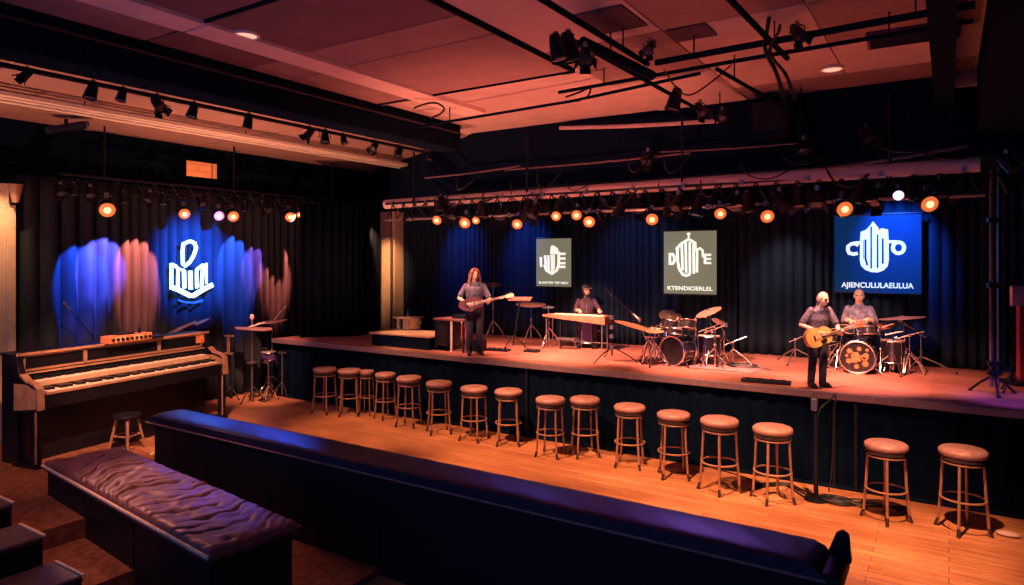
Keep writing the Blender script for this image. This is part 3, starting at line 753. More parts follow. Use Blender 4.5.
for x, y, m in ((-.38,-.22,'blackm'),(.05,-.23,'white'),(.36,-.22,'blackm'),(-.38,.22,'blackm'),(.36,.22,'blackm')):
    b = nb(); cone(b, (x,y,.0), (x,y,.62), .02, .022, 8); obj('leg', b, m, t, smooth=True)
b = nb(); box2(b, (-.08,-.12,0), (.32,.15,.07)); cone(b, (-.02,-.12,.07), (-.02,-.12,.09), .02,.02,8)
for i in range(6): cone(b, (-.02+.055*i,-.05,.07), (-.02+.055*i,-.05,.10), .014,.012,8)
o = obj('mixing_desk', b, 'blackm', bevel=.006); o.location = (-8.42,11.05,ZS+.665); tag(o, 'small dark mixing desk lying on the black side table', 'mixer')
floor_tom('red drum standing behind the small black table, left of the guitarist', S(461,345), .2, .34, 'drumred')
b = nb(); box2(b, (-.12,-.16,0), (.12,.16,.22)); o = obj('amplifier_box', b, 'blackm', bevel=.01); o.location = (-8.05,11.2,ZS+.003); tag(o, 'small black box on the stage beside the guitarist at left', 'amplifier')

# flat desk and cymbals between the guitarist and the keyboard player
bs = S(513, 350); zz = zat(299, bs)-ZS
music_stand('slanted flat desk on a leaning black stand beside the guitar neck', bs, zz, .46, .3, R_(12), R_(20), lean=(.14,.08), deskm='cymp')
q = at_ = S(531, 343); tp = Vector((q.x,q.y,zat(304,q)))
cymbal_stand('flat pale cymbal on a stand left of the keyboard player', q, tp, .34, (R_(5),R_(4),0), 'cymp', 'stage cymbals', .3)
q = S(549, 347); tp = Vector((q.x-.02,q.y,zat(307,q)))
cymbal_stand('thin small cymbal on a stand right beside the keyboard player', q, tp, .14, (R_(4),0,0), 'steel', 'stage cymbals', .26)
q = S(493, 338); tp = Vector((q.x,q.y,zat(284,q)))
cymbal_stand('small cymbal on a tall stand behind the long haired guitarist', q, tp, .2, (R_(12),R_(10),0), 'cymp', 'stage cymbals', .3)
for px, py, w, lab in ((498,351,.5,'black pedal board on the stage right of the guitarist'),(532,352,.3,'small black effects pedal below the flat cymbal'),(766,383,.7,'flat black pedal strip on the stage edge between the two drum kits')):
    p = S(px, py); b = nb(); box2(b, (-w/2,-.09,.002), (w/2,.09,.05))
    for i in range(4): cone(b, (-w*.36+w*.24*i,-.02,.05), (-w*.36+w*.24*i,-.02,.07), .025,.02,10)
    o = obj('effects_pedal', b, 'blackm', bevel=.006); o.location = p; o.rotation_euler.z = R_(6); tag(o, lab, 'pedal')

# keyboard on legs, purple drum below
pl, pr_ = S(549, 348), S(606, 352)
kc = (pl+pr_)/2+Vector((-.06,.10,0)); kyaw = math.atan2(pr_.y-pl.y, pr_.x-pl.x)
t = thing('stage_keyboard', 'long keyboard with an orange front on thin legs before the man in a hat', 'keyboard', kc, kyaw)
kz = .565; kw = .70
b = nb(); prism(b, [(-kw,kz+.14),(-kw+.02,kz+.10),(kw,kz-.02),(kw,kz+.15),(-kw+.2,kz+.16)], 'y', -.2, .2); obj('body', b, mat('keyboard_wood',(.36,.14,.08),.45,var=.25), t, bevel=.008)
b = nb(); box2(b, (-.42,-.19,kz+.15), (-.381,.02,kz+.172)); wk = obj('white_key', b, 'ivory', t)
b = nb(); box2(b, (-.392,-.08,kz+.17), (-.37,.02,kz+.19)); bk = obj('black_key', b, 'ebony', t)
for i in range(1, 26):
    for src, ok in ((wk,1),(bk,i % 7 in (0,1,3,4,5))):
        if ok: c = src.copy(); COL.objects.link(c); c.parent = t; c.location.x = .042*i
for x in (-.62,-.3,.62,.30):
    for y in (-.15,.15):
        if (x,y) in ((-.3,.15),(.3,-.15)): continue
        b = nb(); cone(b, (x,y,0), (x,y,kz+.06), .015, .016, 8); obj('leg', b, 'blackm' if abs(x)<.5 else 'steel', t, smooth=True)
b = nb(); tube(b, [(-.62,.15,.14),(.62,.15,.14)], .012, 6); tube(b, [(-.62,-.15,.20),(-.3,-.15,.20)], .010, 6); obj('cross_bar', b, 'blackm', t, smooth=True)
floor_tom('purple drum standing under the long keyboard', (kc.x+.05,kc.y+.42,ZS), .21, .46, 'purple', zleg=.1)
p = S(560, 351); b = nb(); box2(b, (-.2,-.08,.2), (.2,.08,.24)); 
for x in (-.18,.18): cone(b, (x,0,0), (x,0,.2), .012,.012,6)
o = obj('pedal_bench', b, 'steel'); o.location = p+Vector((0,.3,0)); tag(o, 'little grey bench under the left half of the long keyboard', 'bench')
q = S(612, 361); zz = zat(295, q)-ZS; tp = ony(633, 314, q.y)-q
t = mic_stand('tall black boom microphone stand between the keyboard and left drum kit', q, zz, tp, spread=.46, rz=.2)
b = nb(); cone(b, (0,0,zz-.1), (0,0,zz+.14), .009, .006, 6); obj('pole_tip', b, 'blackm', t)
for z in (.25,.45,.62,.8): b = nb(); box(b, (0,0,z), (.07,.06,.07)); obj('clamp', b, 'steel', t)

# ---------------------------------------------------------------- left drum kit
G1 = 'left drum kit'
bs = onz(675, 366, ZS)+Vector((0,.16,0))
bass_drum('bass drum with a plain black head in the left drum kit', bs, R_(-16), .245, .36, 'drumk',
   [(-.17,-.02,.62,.145,.16,(R_(-14),R_(6),0)),(.19,0,.64,.145,.16,(R_(-14),R_(-6),0)),(.06,-.17,.55,.12,.11,(R_(-10),0,0))], G1)
kb = bs
floor_tom('floor tom right of the bass drum in the left drum kit', kb+Vector((.42,.42,0)), .19, .34, 'drumk', G1)
snare('snare drum left of the bass drum in the left drum kit', kb+Vector((-.48,.08,0)), .18, .14, .46, 'drumk', G1)
q = S(648, 363)+Vector((0,.03,0)); tp = ony(637, 326, q.y); 
t = cymbal_stand('long bronze cymbal tilted towards the boom stand, left of the left kit', q, (tp.x,tp.y,tp.z), .42, (R_(-5),R_(13),0), 'brass', G1, .28, boomup=.62)
q = S(664, 350)+Vector((0,.25,0)); tp = ony(670.5, 315.5, q.y)
cymbal_stand('bronze cymbal tilted down to the right above the left kit\'s small tom', q, tp, .235, (R_(24),R_(18),0), 'brass', G1, .3)
q = S(712, 364); tp = ony(708.5, 311.5, q.y)
cymbal_stand('pink bronze cymbal tilted up to the right, highest of the left kit', q, tp, .235, (R_(16),R_(-17),0), 'cymp', G1, .34)
q = S(724, 358); tp = ony(719, 321, q.y)
cymbal_stand('thin cymbal on the rightmost stand of the left drum kit', q, tp, .14, (R_(8),R_(22),0), 'cymp', G1, .28)
q = S(655, 366); tp = ony(656, 331, q.y)
cymbal_stand('small hi-hat cymbal left of the black bass drum head', q, (q.x,q.y,tp.z), .16, (R_(5),0,0), 'brass', G1, .24)
# extra chrome hardware and the coiled cable on the right of the kit
for px, py, hgt, lab in ((706,364,.62,'short chrome boom stand right of the left kit\'s bass drum'),(733,366,.42,'low chrome stand at the right end of the left kit')):
    q = S(px, py); t = thing('hardware_stand', lab, 'stand', q, 0, 'chrome stands in the left kit'); tripod(t, .3, .36, .012, 'chrome', px)
    b = nb(); tube(b, [(0,0,.05),(0,0,hgt)], .013, 8); tube(b, [(-.14,0,hgt-.06),(.22,.04,hgt+.10)], .010, 6); ball(b, (0,0,hgt), .026, 8, 6); obj('tube', b, 'chrome', t, smooth=True)
p = S(700, 369); b = nb(); bmesh.ops.create_grid(b, x_segments=24, y_segments=12, size=.5)
for v in b.verts: v.co.x *= 1.75; v.co.y *= .52; v.co.z = .012+.003*math.sin(v.co.x*20+v.co.y*13)
bmesh.ops.solidify(b, geom=b.faces[:], thickness=.008)
o = obj('drum_rug', b, 'rug', smooth=True); o.location = p+Vector((0,.26,0)); tag(o, 'worn pinkish rug under the front of the left drum kit', 'rug')
def coil(name, label, c, R, n, m='cable', r=.012, sq=.7, seed=1):
    rnd = random.Random(seed); b = nb(); pts = []
    for i in range(n*14):
        a = 2*PI*i/14; k = R*(.75+.3*math.sin(i*.31+seed))
        pts.append((k*math.cos(a), k*sq*math.sin(a), r+.007*(i/14)+.004*rnd.random()))
    pts.append((R*1.9, -R*.4, r))
    tube(b, smooth_pts(pts, 2), r, 6); o = obj(name, b, m, smooth=True); o.location = c; return tag(o, label, 'cable')
for dx, dy, hgt, k, G, lab in ((-.30,.30,.75,kb,'left','chrome rack stand behind the left side of the left bass drum'),(.20,.34,.82,kb,'left','chrome rack stand behind the right side of the left bass drum'),(.62,.10,.70,kb,'left','chrome rack stand right of the floor tom in the left kit'),(-.62,.34,.62,kb,'left','chrome rack stand at the left end of the left kit')):
    q = k+Vector((dx,dy,0)); t = thing('rack_stand', lab, 'stand', q, 0, 'chrome stands in the left kit'); tripod(t, .34, .24, .011, 'chrome', dx*9)
    b = nb(); tube(b, [(0,0,.05),(0,0,hgt)], .013, 8); tube(b, [(-.20,.02,hgt-.12),(.20,-.02,hgt+.04)], .011, 6); ball(b, (0,0,hgt-.04), .03, 8, 6); ball(b, (0,0,hgt*.55), .028, 8, 6); obj('tube', b, 'chrome', t, smooth=True)
    b = nb(); box(b, (.2,-.02,hgt+.04), (.05,.05,.07)); obj('clamp', b, 'chrome', t, bevel=.008)
coil('coiled_cable', 'coil of black cable on the stage right of the left drum kit', S(741, 368)+Vector((0,.1,0)), .26, 5, seed=2)
bs_ = kb+Vector((.05,.75,0))
def throne(label, base, h):
    t = thing('drum_throne', label, 'stool', base); tripod(t, .25, .25, .014, 'chrome', .3)
    b = nb(); tube(b, [(0,0,.1),(0,0,h-.06)], .02, 8); obj('post', b, 'chrome', t, smooth=True)
    b = nb(); lathe(b, [(0,h-.08),(.15,h-.08),(.17,h-.05),(.165,h-.015),(.12,h),(0,h)], 24); obj('seat', b, 'blackl', t, smooth=True); return t
throne('empty black drum throne behind the left drum kit', bs_, .44)

# ---------------------------------------------------------------- right drum kit
G2_ = 'right drum kit'
bs = onz(857, 374, ZS)+Vector((0,.18,0)); kb2 = bs
bass_drum('bass drum with orange flowers painted on its black head, right drum kit', bs, R_(2), .25, .36, 'drumk',
   [(-.17,0,.62,.135,.14,(R_(-12),R_(6),0)),(.15,0,.62,.135,.14,(R_(-12),R_(-6),0))], G2_, floral=True)
floor_tom('floor tom right of the flowered bass drum', kb2+Vector((.47,.36,0)), .18, .36, 'drumk', G2_)
snare('snare drum left of the flowered bass drum, behind the guitarist', kb2+Vector((-.47,.3,0)), .17, .13, .46, 'drumk', G2_)
q = S(905, 372); tp = ony(902, 317.5, q.y)
cymbal_stand('wide flat crash cymbal right of the seated bald drummer', q, tp, .345, (R_(0),R_(-6),0), 'cymp', G2_, .34)
q = S(886, 370); tp = ony(880, 326, q.y)
cymbal_stand('pale cymbal just right of the flowered bass drum', q, tp, .24, (R_(9),R_(-10),0), 'brass', G2_, .28)
q = S(838, 368)+Vector((0,.06,0)); tp = ony(834, 333, q.y)
cymbal_stand('bronze cymbal between the acoustic guitar and flowered bass drum', q, tp, .2, (R_(10),R_(-8),0), 'brass', G2_, .26)
q = S(921, 372); tp = ony(908, 326, q.y)-q
t = mic_stand('boom stand with wide tripod legs at the right end of the right kit', q, .62, tp, 'steel', .5, rz=.1)
q = S(893, 374)+Vector((0,.05,0)); t = thing('hardware_stand', 'chrome hardware stand in front of the right drum kit', 'stand', q); tripod(t, .34, .34, .012, 'chrome', .9)
b = nb(); tube(b, [(0,0,.05),(0,0,.66)], .014, 8); tube(b, [(-.12,0,.62),(.14,0,.70)], .011, 6); obj('tube', b, 'chrome', t, smooth=True)
q = S(795, 363); t = mic_stand('low dark microphone stand left of the bald guitarist', q, .42, (.28,.0,.56), 'steel', .42, rz=.4)
for dx, dy, hgt, lab in ((-.30,.30,.74,'chrome rack stand behind the left side of the flowered bass drum'),(.30,.26,.76,'chrome rack stand behind the right side of the flowered bass drum'),(.72,.25,.66,'chrome rack stand right of the floor tom in the right kit')):
    q = kb2+Vector((dx,dy,0)); t = thing('rack_stand', lab, 'stand', q, 0, 'chrome stands in the right kit'); tripod(t, .34, .22, .011, 'chrome', dx*9)
    b = nb(); tube(b, [(0,0,.05),(0,0,hgt)], .013, 8); tube(b, [(-.20,.02,hgt-.10),(.20,-.02,hgt+.05)], .011, 6); ball(b, (0,0,hgt-.03), .03, 8, 6); ball(b, (0,0,hgt*.5), .028, 8, 6); obj('tube', b, 'chrome', t, smooth=True)
    b = nb(); box(b, (-.2,.02,hgt-.10), (.05,.05,.07)); obj('clamp', b, 'chrome', t, bevel=.008)
throne('black drum throne carrying the seated bald drummer', kb2+Vector((-.06,.72,0)), .46)
throne('dark stool carrying the man in a hat behind the keyboard', (kc.x-.08,kc.y+.66,ZS), .46)

# ---------------------------------------------------------------- right end of the stage
q = onz(994, 394, ZS)
t = thing('lighting_stand', 'tall twin pole lighting stand near the right edge of the stage', 'lighting stand', q, R_(20))
tripod(t, .26, .30, .018, 'blackm', .3)
b = nb(); tube(b, [(-.035,0,.1),(-.035,0,3.08)], .022, 10); obj('pole', b, mat('dull_metal',(.16,.10,.10),.5), t, smooth=True)
b = nb(); tube(b, [(.05,0,.1),(.05,0,3.14)], .017, 10); obj('pole', b, 'steel', t, smooth=True)
for z in (.3,.42,1.5,2.4): b = nb(); box(b, (0,0,z), (.16,.09,.07)); obj('clamp', b, 'blackm', t)
b = nb(); box(b, (.12,0,.35), (.16,.06,.06)); obj('crank', b, 'blackm', t)
q = S(1019, 384)
t = thing('lectern', 'pink lectern panel on a red post at the right edge of the stage', 'lectern', q, R_(32))
zt = zat(286, q)-ZS; zb = zat(306, q)-ZS
b = nb(); box2(b, (-.12,-.03,zb), (.34,.03,zt)); obj('panel', b, 'pinkp', t, bevel=.008)
b = nb(); box2(b, (-.02,-.04,.05), (.14,.04,zb)); obj('post', b, 'redp', t, bevel=.01)
b = nb(); box2(b, (-.2,-.2,0), (.3,.2,.05)); obj('base', b, 'blackm', t)
q = S(1012, 393); mic_stand('short black stand beside the lighting stand at the right stage end', q+Vector((0,.1,0)), .5, None, mic=False, spread=.2)

# ---------------------------------------------------------------- on the dance floor, right
q = F0(816, 500); q.y = min(q.y, 9.85)
t = thing('microphone_stand', 'black microphone stand on the floor against the stage front', 'microphone stand', q)
b = nb(); lathe(b, [(0,0),(.15,0),(.15,.02),(.04,.04),(0,.04)], 24); obj('base', b, 'blackm', t, smooth=True)
zz = zat(400, q)
b = nb(); tube(b, [(0,0,.03),(0,0,zz-.2)], .03, 10); tube(b, [(0,0,zz-.2),(0,0,zz)], .016, 8); obj('pole', b, 'blackm', t, smooth=True)
b = nb(); box(b, (-.02,0,zz-.06), (.08,.07,.16)); cone(b, (-.02,0,zz), (-.03,0,zz+.1), .03, .04, 10); obj('microphone_clip', b, 'steel', t, bevel=.008)
b = nb(); tube(b, smooth_pts([(0,0,zz-.3),(.06,-.03,zz-.1),(.16,.1,zz),(.2,.3,zz+.03),(.16,.42,1.0),(.14,.45,.4),(.1,.42,.02)], 6), .010, 6); obj('cable', b, 'cable', t, smooth=True)
coil('coiled_cable', 'coil of black cable on the floor by the microphone stand', F0(836, 502), .2, 5, r=.016, seed=4)
b = nb()
for dy, ph in ((0,0),(.1,1.2),(-.12,2.2)):
    pts = [F0(752, 487)+Vector((0,dy,.012)), F0(785, 486)+Vector((0,dy*.6+.05,.012)), F0(808, 496)+Vector((0,dy,.012)), F0(840, 500)+Vector((0,dy*.9-.05,.012)), F0(868, 504)+Vector((0,dy,.012)), F0(905, 512)+Vector((0,.05-dy,.012))]
    tube(b, smooth_pts(pts, 8), .012, 6)
tag(obj('floor_cable', b, 'cable', smooth=True), 'loose black cables running along the floor between two right bar stools', 'cable')
b = nb(); tube(b, smooth_pts([F0(330,404)+Vector((0,-.1,.012)), F0(420,413)+Vector((0,0,.012)), F0(520,432)+Vector((0,-.05,.012)), F0(600,447)+Vector((0,-.12,.012)), F0(690,463)+Vector((0,.0,.012)), F0(752,478)+Vector((0,-.1,.012))], 10), .011, 6)
tag(obj('floor_cable', b, 'cable', smooth=True), 'long black cable lying along the foot of the stage behind the stools', 'cable')
p = onz(890, 520, 0)
b = nb(); ball(b, (0,0,.025), (.12,.07,.03), 12, 8); o = obj('floor_lamp_cap', b, 'pipe', smooth=True); o.location = F0(1008, 536); tag(o, 'small pale round disc on the floor right of the last stool', 'disc')
# ================================================================== PEOPLE
def V(*a): return Vector(a)
def limb(bm, pts, rs, seg=14):
    for i in range(len(pts)-1): cone(bm, pts[i], pts[i+1], rs[i], rs[i+1], seg)
    for p, r in zip(pts, rs): ball(bm, p, r*1.0, seg, 8)
def loft(bm, rings, seg=22):
    """rings: (centre, rx, ry)"""
    rows = []
    for c, rx, ry in rings:
        rows.append([bm.verts.new((c[0]+rx*math.cos(2*PI*k/seg), c[1]+ry*math.sin(2*PI*k/seg), c[2])) for k in range(seg)])
    for A, B in zip(rows, rows[1:]):
        for k in range(seg): bm.faces.new((A[k],A[(k+1)%seg],B[(k+1)%seg],B[k]))
    bm.faces.new(rows[0][::-1]); bm.faces.new(rows[-1])
def hand(bm, w, d, pn, thumb_side, curl=.9):
    """w wrist, d direction of the palm, pn palm normal (fingers curl towards it)"""
    d = d.normalized(); pn = (pn-d*pn.dot(d)).normalized(); ac = d.cross(pn).normalized()*thumb_side   # ac points to the thumb side
    rot = Matrix((ac, d, pn)).transposed()
    ball(bm, w+d*.045, (.040,.052,.017), 14, 9, rot)
    cone(bm, w-d*.02, w+d*.03, .026, .028, 12)
    for i, (o, L_) in enumerate(((.030,.070),(.010,.080),(-.010,.075),(-.029,.058))):
        p0 = w+d*.082+ac*o; a1 = curl*.6; a2 = curl*1.5
        d1 = d*math.cos(a1)+pn*math.sin(a1); d2 = d*math.cos(a2)+pn*math.sin(a2); d3 = d*math.cos(a2*1.4)+pn*math.sin(a2*1.4)
        p1 = p0+d1*L_*.45; p2 = p1+d2*L_*.33; p3 = p2+d3*L_*.25
        limb(bm, [p0-d*.02,p0,p1,p2,p3], [.0100,.0102,.0096,.0088,.0078], 8)
    t0 = w+d*.022+ac*.026; td = (ac*.75+d*.55+pn*.35).normalized(); t1 = t0+td*.038; t2 = t1+(d*.8+pn*.5+ac*.1).normalized()*.032
    limb(bm, [t0,t1,t2], [.0135,.0115,.0095], 8)
def person(label, base, rz, sc_, J, shirt, trousers, hair=None, head_yaw=0, head_pitch=0, sleeve=.55, bald=False, glasses=False, hat=False, beard=None, headphones=False):
    t = thing('person', label, 'person', base, rz, None, sc_)
    g = {k: V(*v) for k, v in J.items() if isinstance(v, tuple)}
    pel, ch, nk, hd = g['pelvis'], g['chest'], g['neck'], g['head']
    w = (pel+ch)/2
    def torso(bm, e=0):
        loft(bm, [(pel+V(0,0,-.10),.10+e,.08+e),(pel+V(0,0,-.06),.150+e,.115+e),(pel,.165+e,.12+e),(w,.152+e,.112+e),(ch+V(0,0,-.05),.175+e,.122+e),(ch+V(0,0,.05),.182+e,.115+e),(nk+V(0,.005,-.085),.172+e,.088+e),(nk+V(0,.005,-.05),.125+e,.078+e),(nk+V(0,0,-.025),.078+e,.066+e),(nk,.06+e*.5,.06+e*.5)])
    # ---- body: one continuous skin surface
    b = nb(); torso(b)
    limb(b, [nk+V(0,0,-.05), hd+V(0,.01,-.04)], [.060,.052])
    for s in 'LR':
        sh, el, wr = g['sh'+s], g['el'+s], g['wr'+s]
        limb(b, [sh,(sh+el)/2,el,(el+wr)/2,wr], [.050,.045,.038,.037,.026])
        hp, kn, an, to = g['hip'+s], g['kn'+s], g['an'+s], g['toe'+s]
        limb(b, [hp,(hp+kn)/2,kn,kn+(an-kn)*.35,an], [.088,.074,.054,.053,.036]); limb(b, [an+V(0,.03,-.03),to], [.038,.028])
    for s, side in (('L',1),('R',-1)):
        wr, el = g['wr'+s], g['el'+s]; dd = g.get('hd'+s, wr-el); hand(b, wr, dd, g.get('pn'+s, V(0,1,0)), J.get('th'+s, 1), .95)
    hm = Matrix.Translation(hd) @ Euler((head_pitch,0,head_yaw)).to_matrix().to_4x4()
    hb = nb()
    ball(hb, (0,.012,.03), (.076,.094,.092), 20, 14); ball(hb, (0,-.018,-.038), (.062,.068,.074), 18, 12); ball(hb, (0,-.058,-.086), (.030,.024,.022), 12, 8)
    ball(hb, (0,-.070,.022), (.055,.022,.014), 12, 8)
    cone(hb, (0,-.078,.018), (0,-.106,-.026), .010, .017, 10); ball(hb, (0,-.100,-.028), (.018,.014,.012), 10, 7)
    ball(hb, (0,-.080,-.056), (.026,.012,.006), 10, 6); ball(hb, (0,-.079,-.066), (.022,.012,.007), 10, 6)
    for s in (-1,1):
        ball(hb, (s*.078,.012,-.008), (.010,.020,.032), 10, 8); ball(hb, (s*.045,-.060,-.022), (.022,.018,.02), 10, 8)
    me = bpy.data.meshes.new('h'); hb.to_mesh(me); hb.free(); me.transform(hm); b.from_mesh(me)
    body = obj('body', remesh(b, .0085, 3), 'skinp', t, smooth=True, sharp=180)
    def on_head(name, bm, m):
        o = obj(name, bm, m, body, smooth=True); o.matrix_local = hm; return o
    for s in (-1,1):
        q = nb(); ball(q, (s*.030,-.078,.000), (.014,.010,.008), 12, 8); e = on_head('eye', q, 'white')
        q = nb(); ball(q, (s*.030,-.086,.000), (.006,.004,.006), 10, 6); on_head('iris', q, 'ebony')
        q = nb(); tube(q, smooth_pts([(s*.014,-.090,.018),(s*.030,-.090,.024),(s*.050,-.078,.018)],3), .004, 6); on_head('eyebrow', q, 'hairk')
    q = nb(); ball(q, (0,-.0915,-.060), (.022,.004,.006), 12, 6); on_head('lips', q, mat('lips',(.50,.20,.17),.5))
    # ---- clothes
    b = nb(); torso(b, .014)
    for s in 'LR':
        sh, el, wr = g['sh'+s], g['el'+s], g['wr'+s]
        if sleeve <= 1: e = sh+(el-sh)*sleeve; limb(b, [sh,sh+(e-sh)*.5,e], [.060,.060,.060])
        else: e = el+(wr-el)*(sleeve-1); limb(b, [sh,(sh+el)/2,el,e], [.060,.056,.050,.044])
    limb(b, [nk+V(0,.01,-.02),nk+V(0,.012,.012)], [.070,.066]); 
    o = obj('shirt', remesh(b, .0105, 2), shirt, t, smooth=True, sharp=180)
    q = nb(); tube(q, [ch+V(0,-.137,.02),w+V(0,-.132,0),pel+V(0,-.137,0)], .006, 6)
    for k in range(5):
        p = ch+(pel-ch)*(k/4.5)+V(0,-.140,.02); ball(q, p, .007, 8, 5)
    obj('button_placket', q, 'shirtb', o, smooth=True)
    q = nb()
    for s in (-1,1): prism(q, [(s*.005,nk.z-.055),(s*.060,nk.z+.01),(s*.085,nk.z-.03),(s*.045,nk.z-.085)], 'y', nk.y-.105, nk.y-.088)
    obj('collar', q, shirt, o)
    b = nb()
    loft(b, [(pel+V(0,0,-.12),.12,.10),(pel+V(0,0,-.07),.165,.128),(pel+V(0,0,.02),.172,.128),(pel+V(0,0,.05),.170,.126)])
    for s in 'LR':
        hp, kn, an = g['hip'+s], g['kn'+s], g['an'+s]
        limb(b, [hp,(hp+kn)/2,kn,kn+(an-kn)*.35,an+V(0,0,-.01)], [.104,.090,.070,.068,.062])
    obj('trousers', remesh(b, .0105, 2), trousers, t, smooth=True, sharp=180)
    for s in 'LR':
        an, to = g['an'+s], g['toe'+s]; b = nb()
        limb(b, [an+V(0,.035,-.045),(an+to)/2+V(0,0,-.01),to], [.044,.046,.036], 12); limb(b, [an+V(0,.01,0),an+V(0,.03,-.04)], [.048,.046])
        o = obj('shoe', remesh(b, .0105, 2), 'shoe', t, smooth=True, sharp=180)
        for v in o.data.vertices: v.co.z = max(v.co.z, .004)
    # ---- hair
    if hair == 'long':
        b = nb(); rnd = random.Random(11)
        ball(b, (0,.025,.045), (.090,.100,.090), 18, 12); ball(b, (0,.06,-.02), (.085,.065,.11), 16, 10)
        for i in range(34):
            a = R_(-12+204*i/33); rx, ry = .092, .100
            x0, y0 = rx*math.cos(a), .02+ry*math.sin(a)
            wv = .012*math.sin(i*1.7); L_ = .23+.06*rnd.random()
            pts = [(x0*.55,y0*.6-.01,.105),(x0*.98,y0,.04),(x0*1.12,y0*1.03,-.06),(x0*1.22+wv,y0*1.0-.01,-.15),(x0*1.15-wv,y0*.95-.02,-.05-L_)]
            tube(b, smooth_pts(pts,5), [.017]*20+[.006], 7)
        for s in (-1,1):
            for k in range(3): tube(b, smooth_pts([(s*.01,-.02,.128),(s*(.06+.008*k),-.07+.012*k,.085),(s*.088,-.066+.02*k,.0),(s*(.10+.01*k),-.06+.02*k,-.12),(s*.10,-.07,-.24)],5), [.015]*20+[.006], 7)
        on_head('hair', b, 'hairb')
    elif hair == 'short':
        b = nb(); ball(b, (0,.03,.04), (.082,.088,.088), 18, 12); on_head('hair', b, 'hairk')
    elif hair == 'fringe':
        b = nb()
        for i in range(22):
            a = R_(-5+190*i/21); x0, y0 = .080*math.cos(a), .018+.096*math.sin(a)
            tube(b, [(x0,y0,.02),(x0*1.0,y0,-.01),(x0*.95,y0*.97,-.05)], [.006,.008,.005], 6)
        on_head('hair', b, mat('grey_hair',(.22,.17,.15),.7))
    if beard:
        b = nb(); ball(b, (0,-.046,-.088), (.048,.046,.048), 16, 10); ball(b, (0,-.082,-.047), (.032,.012,.006), 12, 6)
        for s in (-1,1): ball(b, (s*.052,-.018,-.058), (.018,.036,.05), 12, 8)
        on_head('beard', b, beard)
    if glasses:
        b = nb()
        for s in (-1,1):
            ring(b, (s*.032,-.098,.0), .024, .003, 20, 6, Euler((PI/2,0,0)).to_matrix()); tube(b, [(s*.056,-.096,.004),(s*.082,.0,.006)], .003, 6)
        tube(b, [(-.009,-.099,.003),(.009,-.099,.003)], .003, 6); gl = on_head('glasses', b, 'ebony')
        b = nb()
        for s in (-1,1): cone(b, (s*.032,-.097,0), (s*.032,-.099,0), .023, .023, 20)
        on_head('lenses', b, 'lensoff')
    if hat:
        b = nb(); lathe(b, [(0,.135),(.05,.132),(.082,.10),(.088,.045),(.088,.04),(0,.04)], 28, Matrix.Translation((0,.008,.012)) @ Matrix.Diagonal((1,1.14,1,1))); ht = on_head('hat', b, 'hairk')
        b = nb(); lathe(b, [(.080,.050),(.112,.060),(.114,.064),(.080,.060)], 32, Matrix.Translation((0,-.016,.012)) @ Matrix.Diagonal((1,1.16,1,1))); on_head('hat_brim', b, 'cream')['label'] = 'pale hat brim'
    if headphones:
        b = nb(); tube(b, smooth_pts([(-.095,.01,.0),(-.098,.01,.08),(-.05,.01,.152),(.05,.01,.152),(.098,.01,.08),(.095,.01,0)],5), .008, 6)
        for s in (-1,1): cone(b, (s*.080,.01,-.005), (s*.108,.01,-.005), .036, .032, 14)
        on_head('headphones', b, 'ebony')
    return t

stand = dict(pelvis=(0,0,.93), chest=(0,-.005,1.26), neck=(0,0,1.455), head=(0,-.025,1.595),
  shL=(.172,0,1.372), shR=(-.172,0,1.372), hipL=(.09,0,.90), hipR=(-.09,0,.90), knL=(.10,-.03,.50), knR=(-.10,-.02,.50),
  anL=(.11,.01,.085), anR=(-.11,.02,.085), toeL=(.14,-.15,.035), toeR=(-.13,-.14,.035))
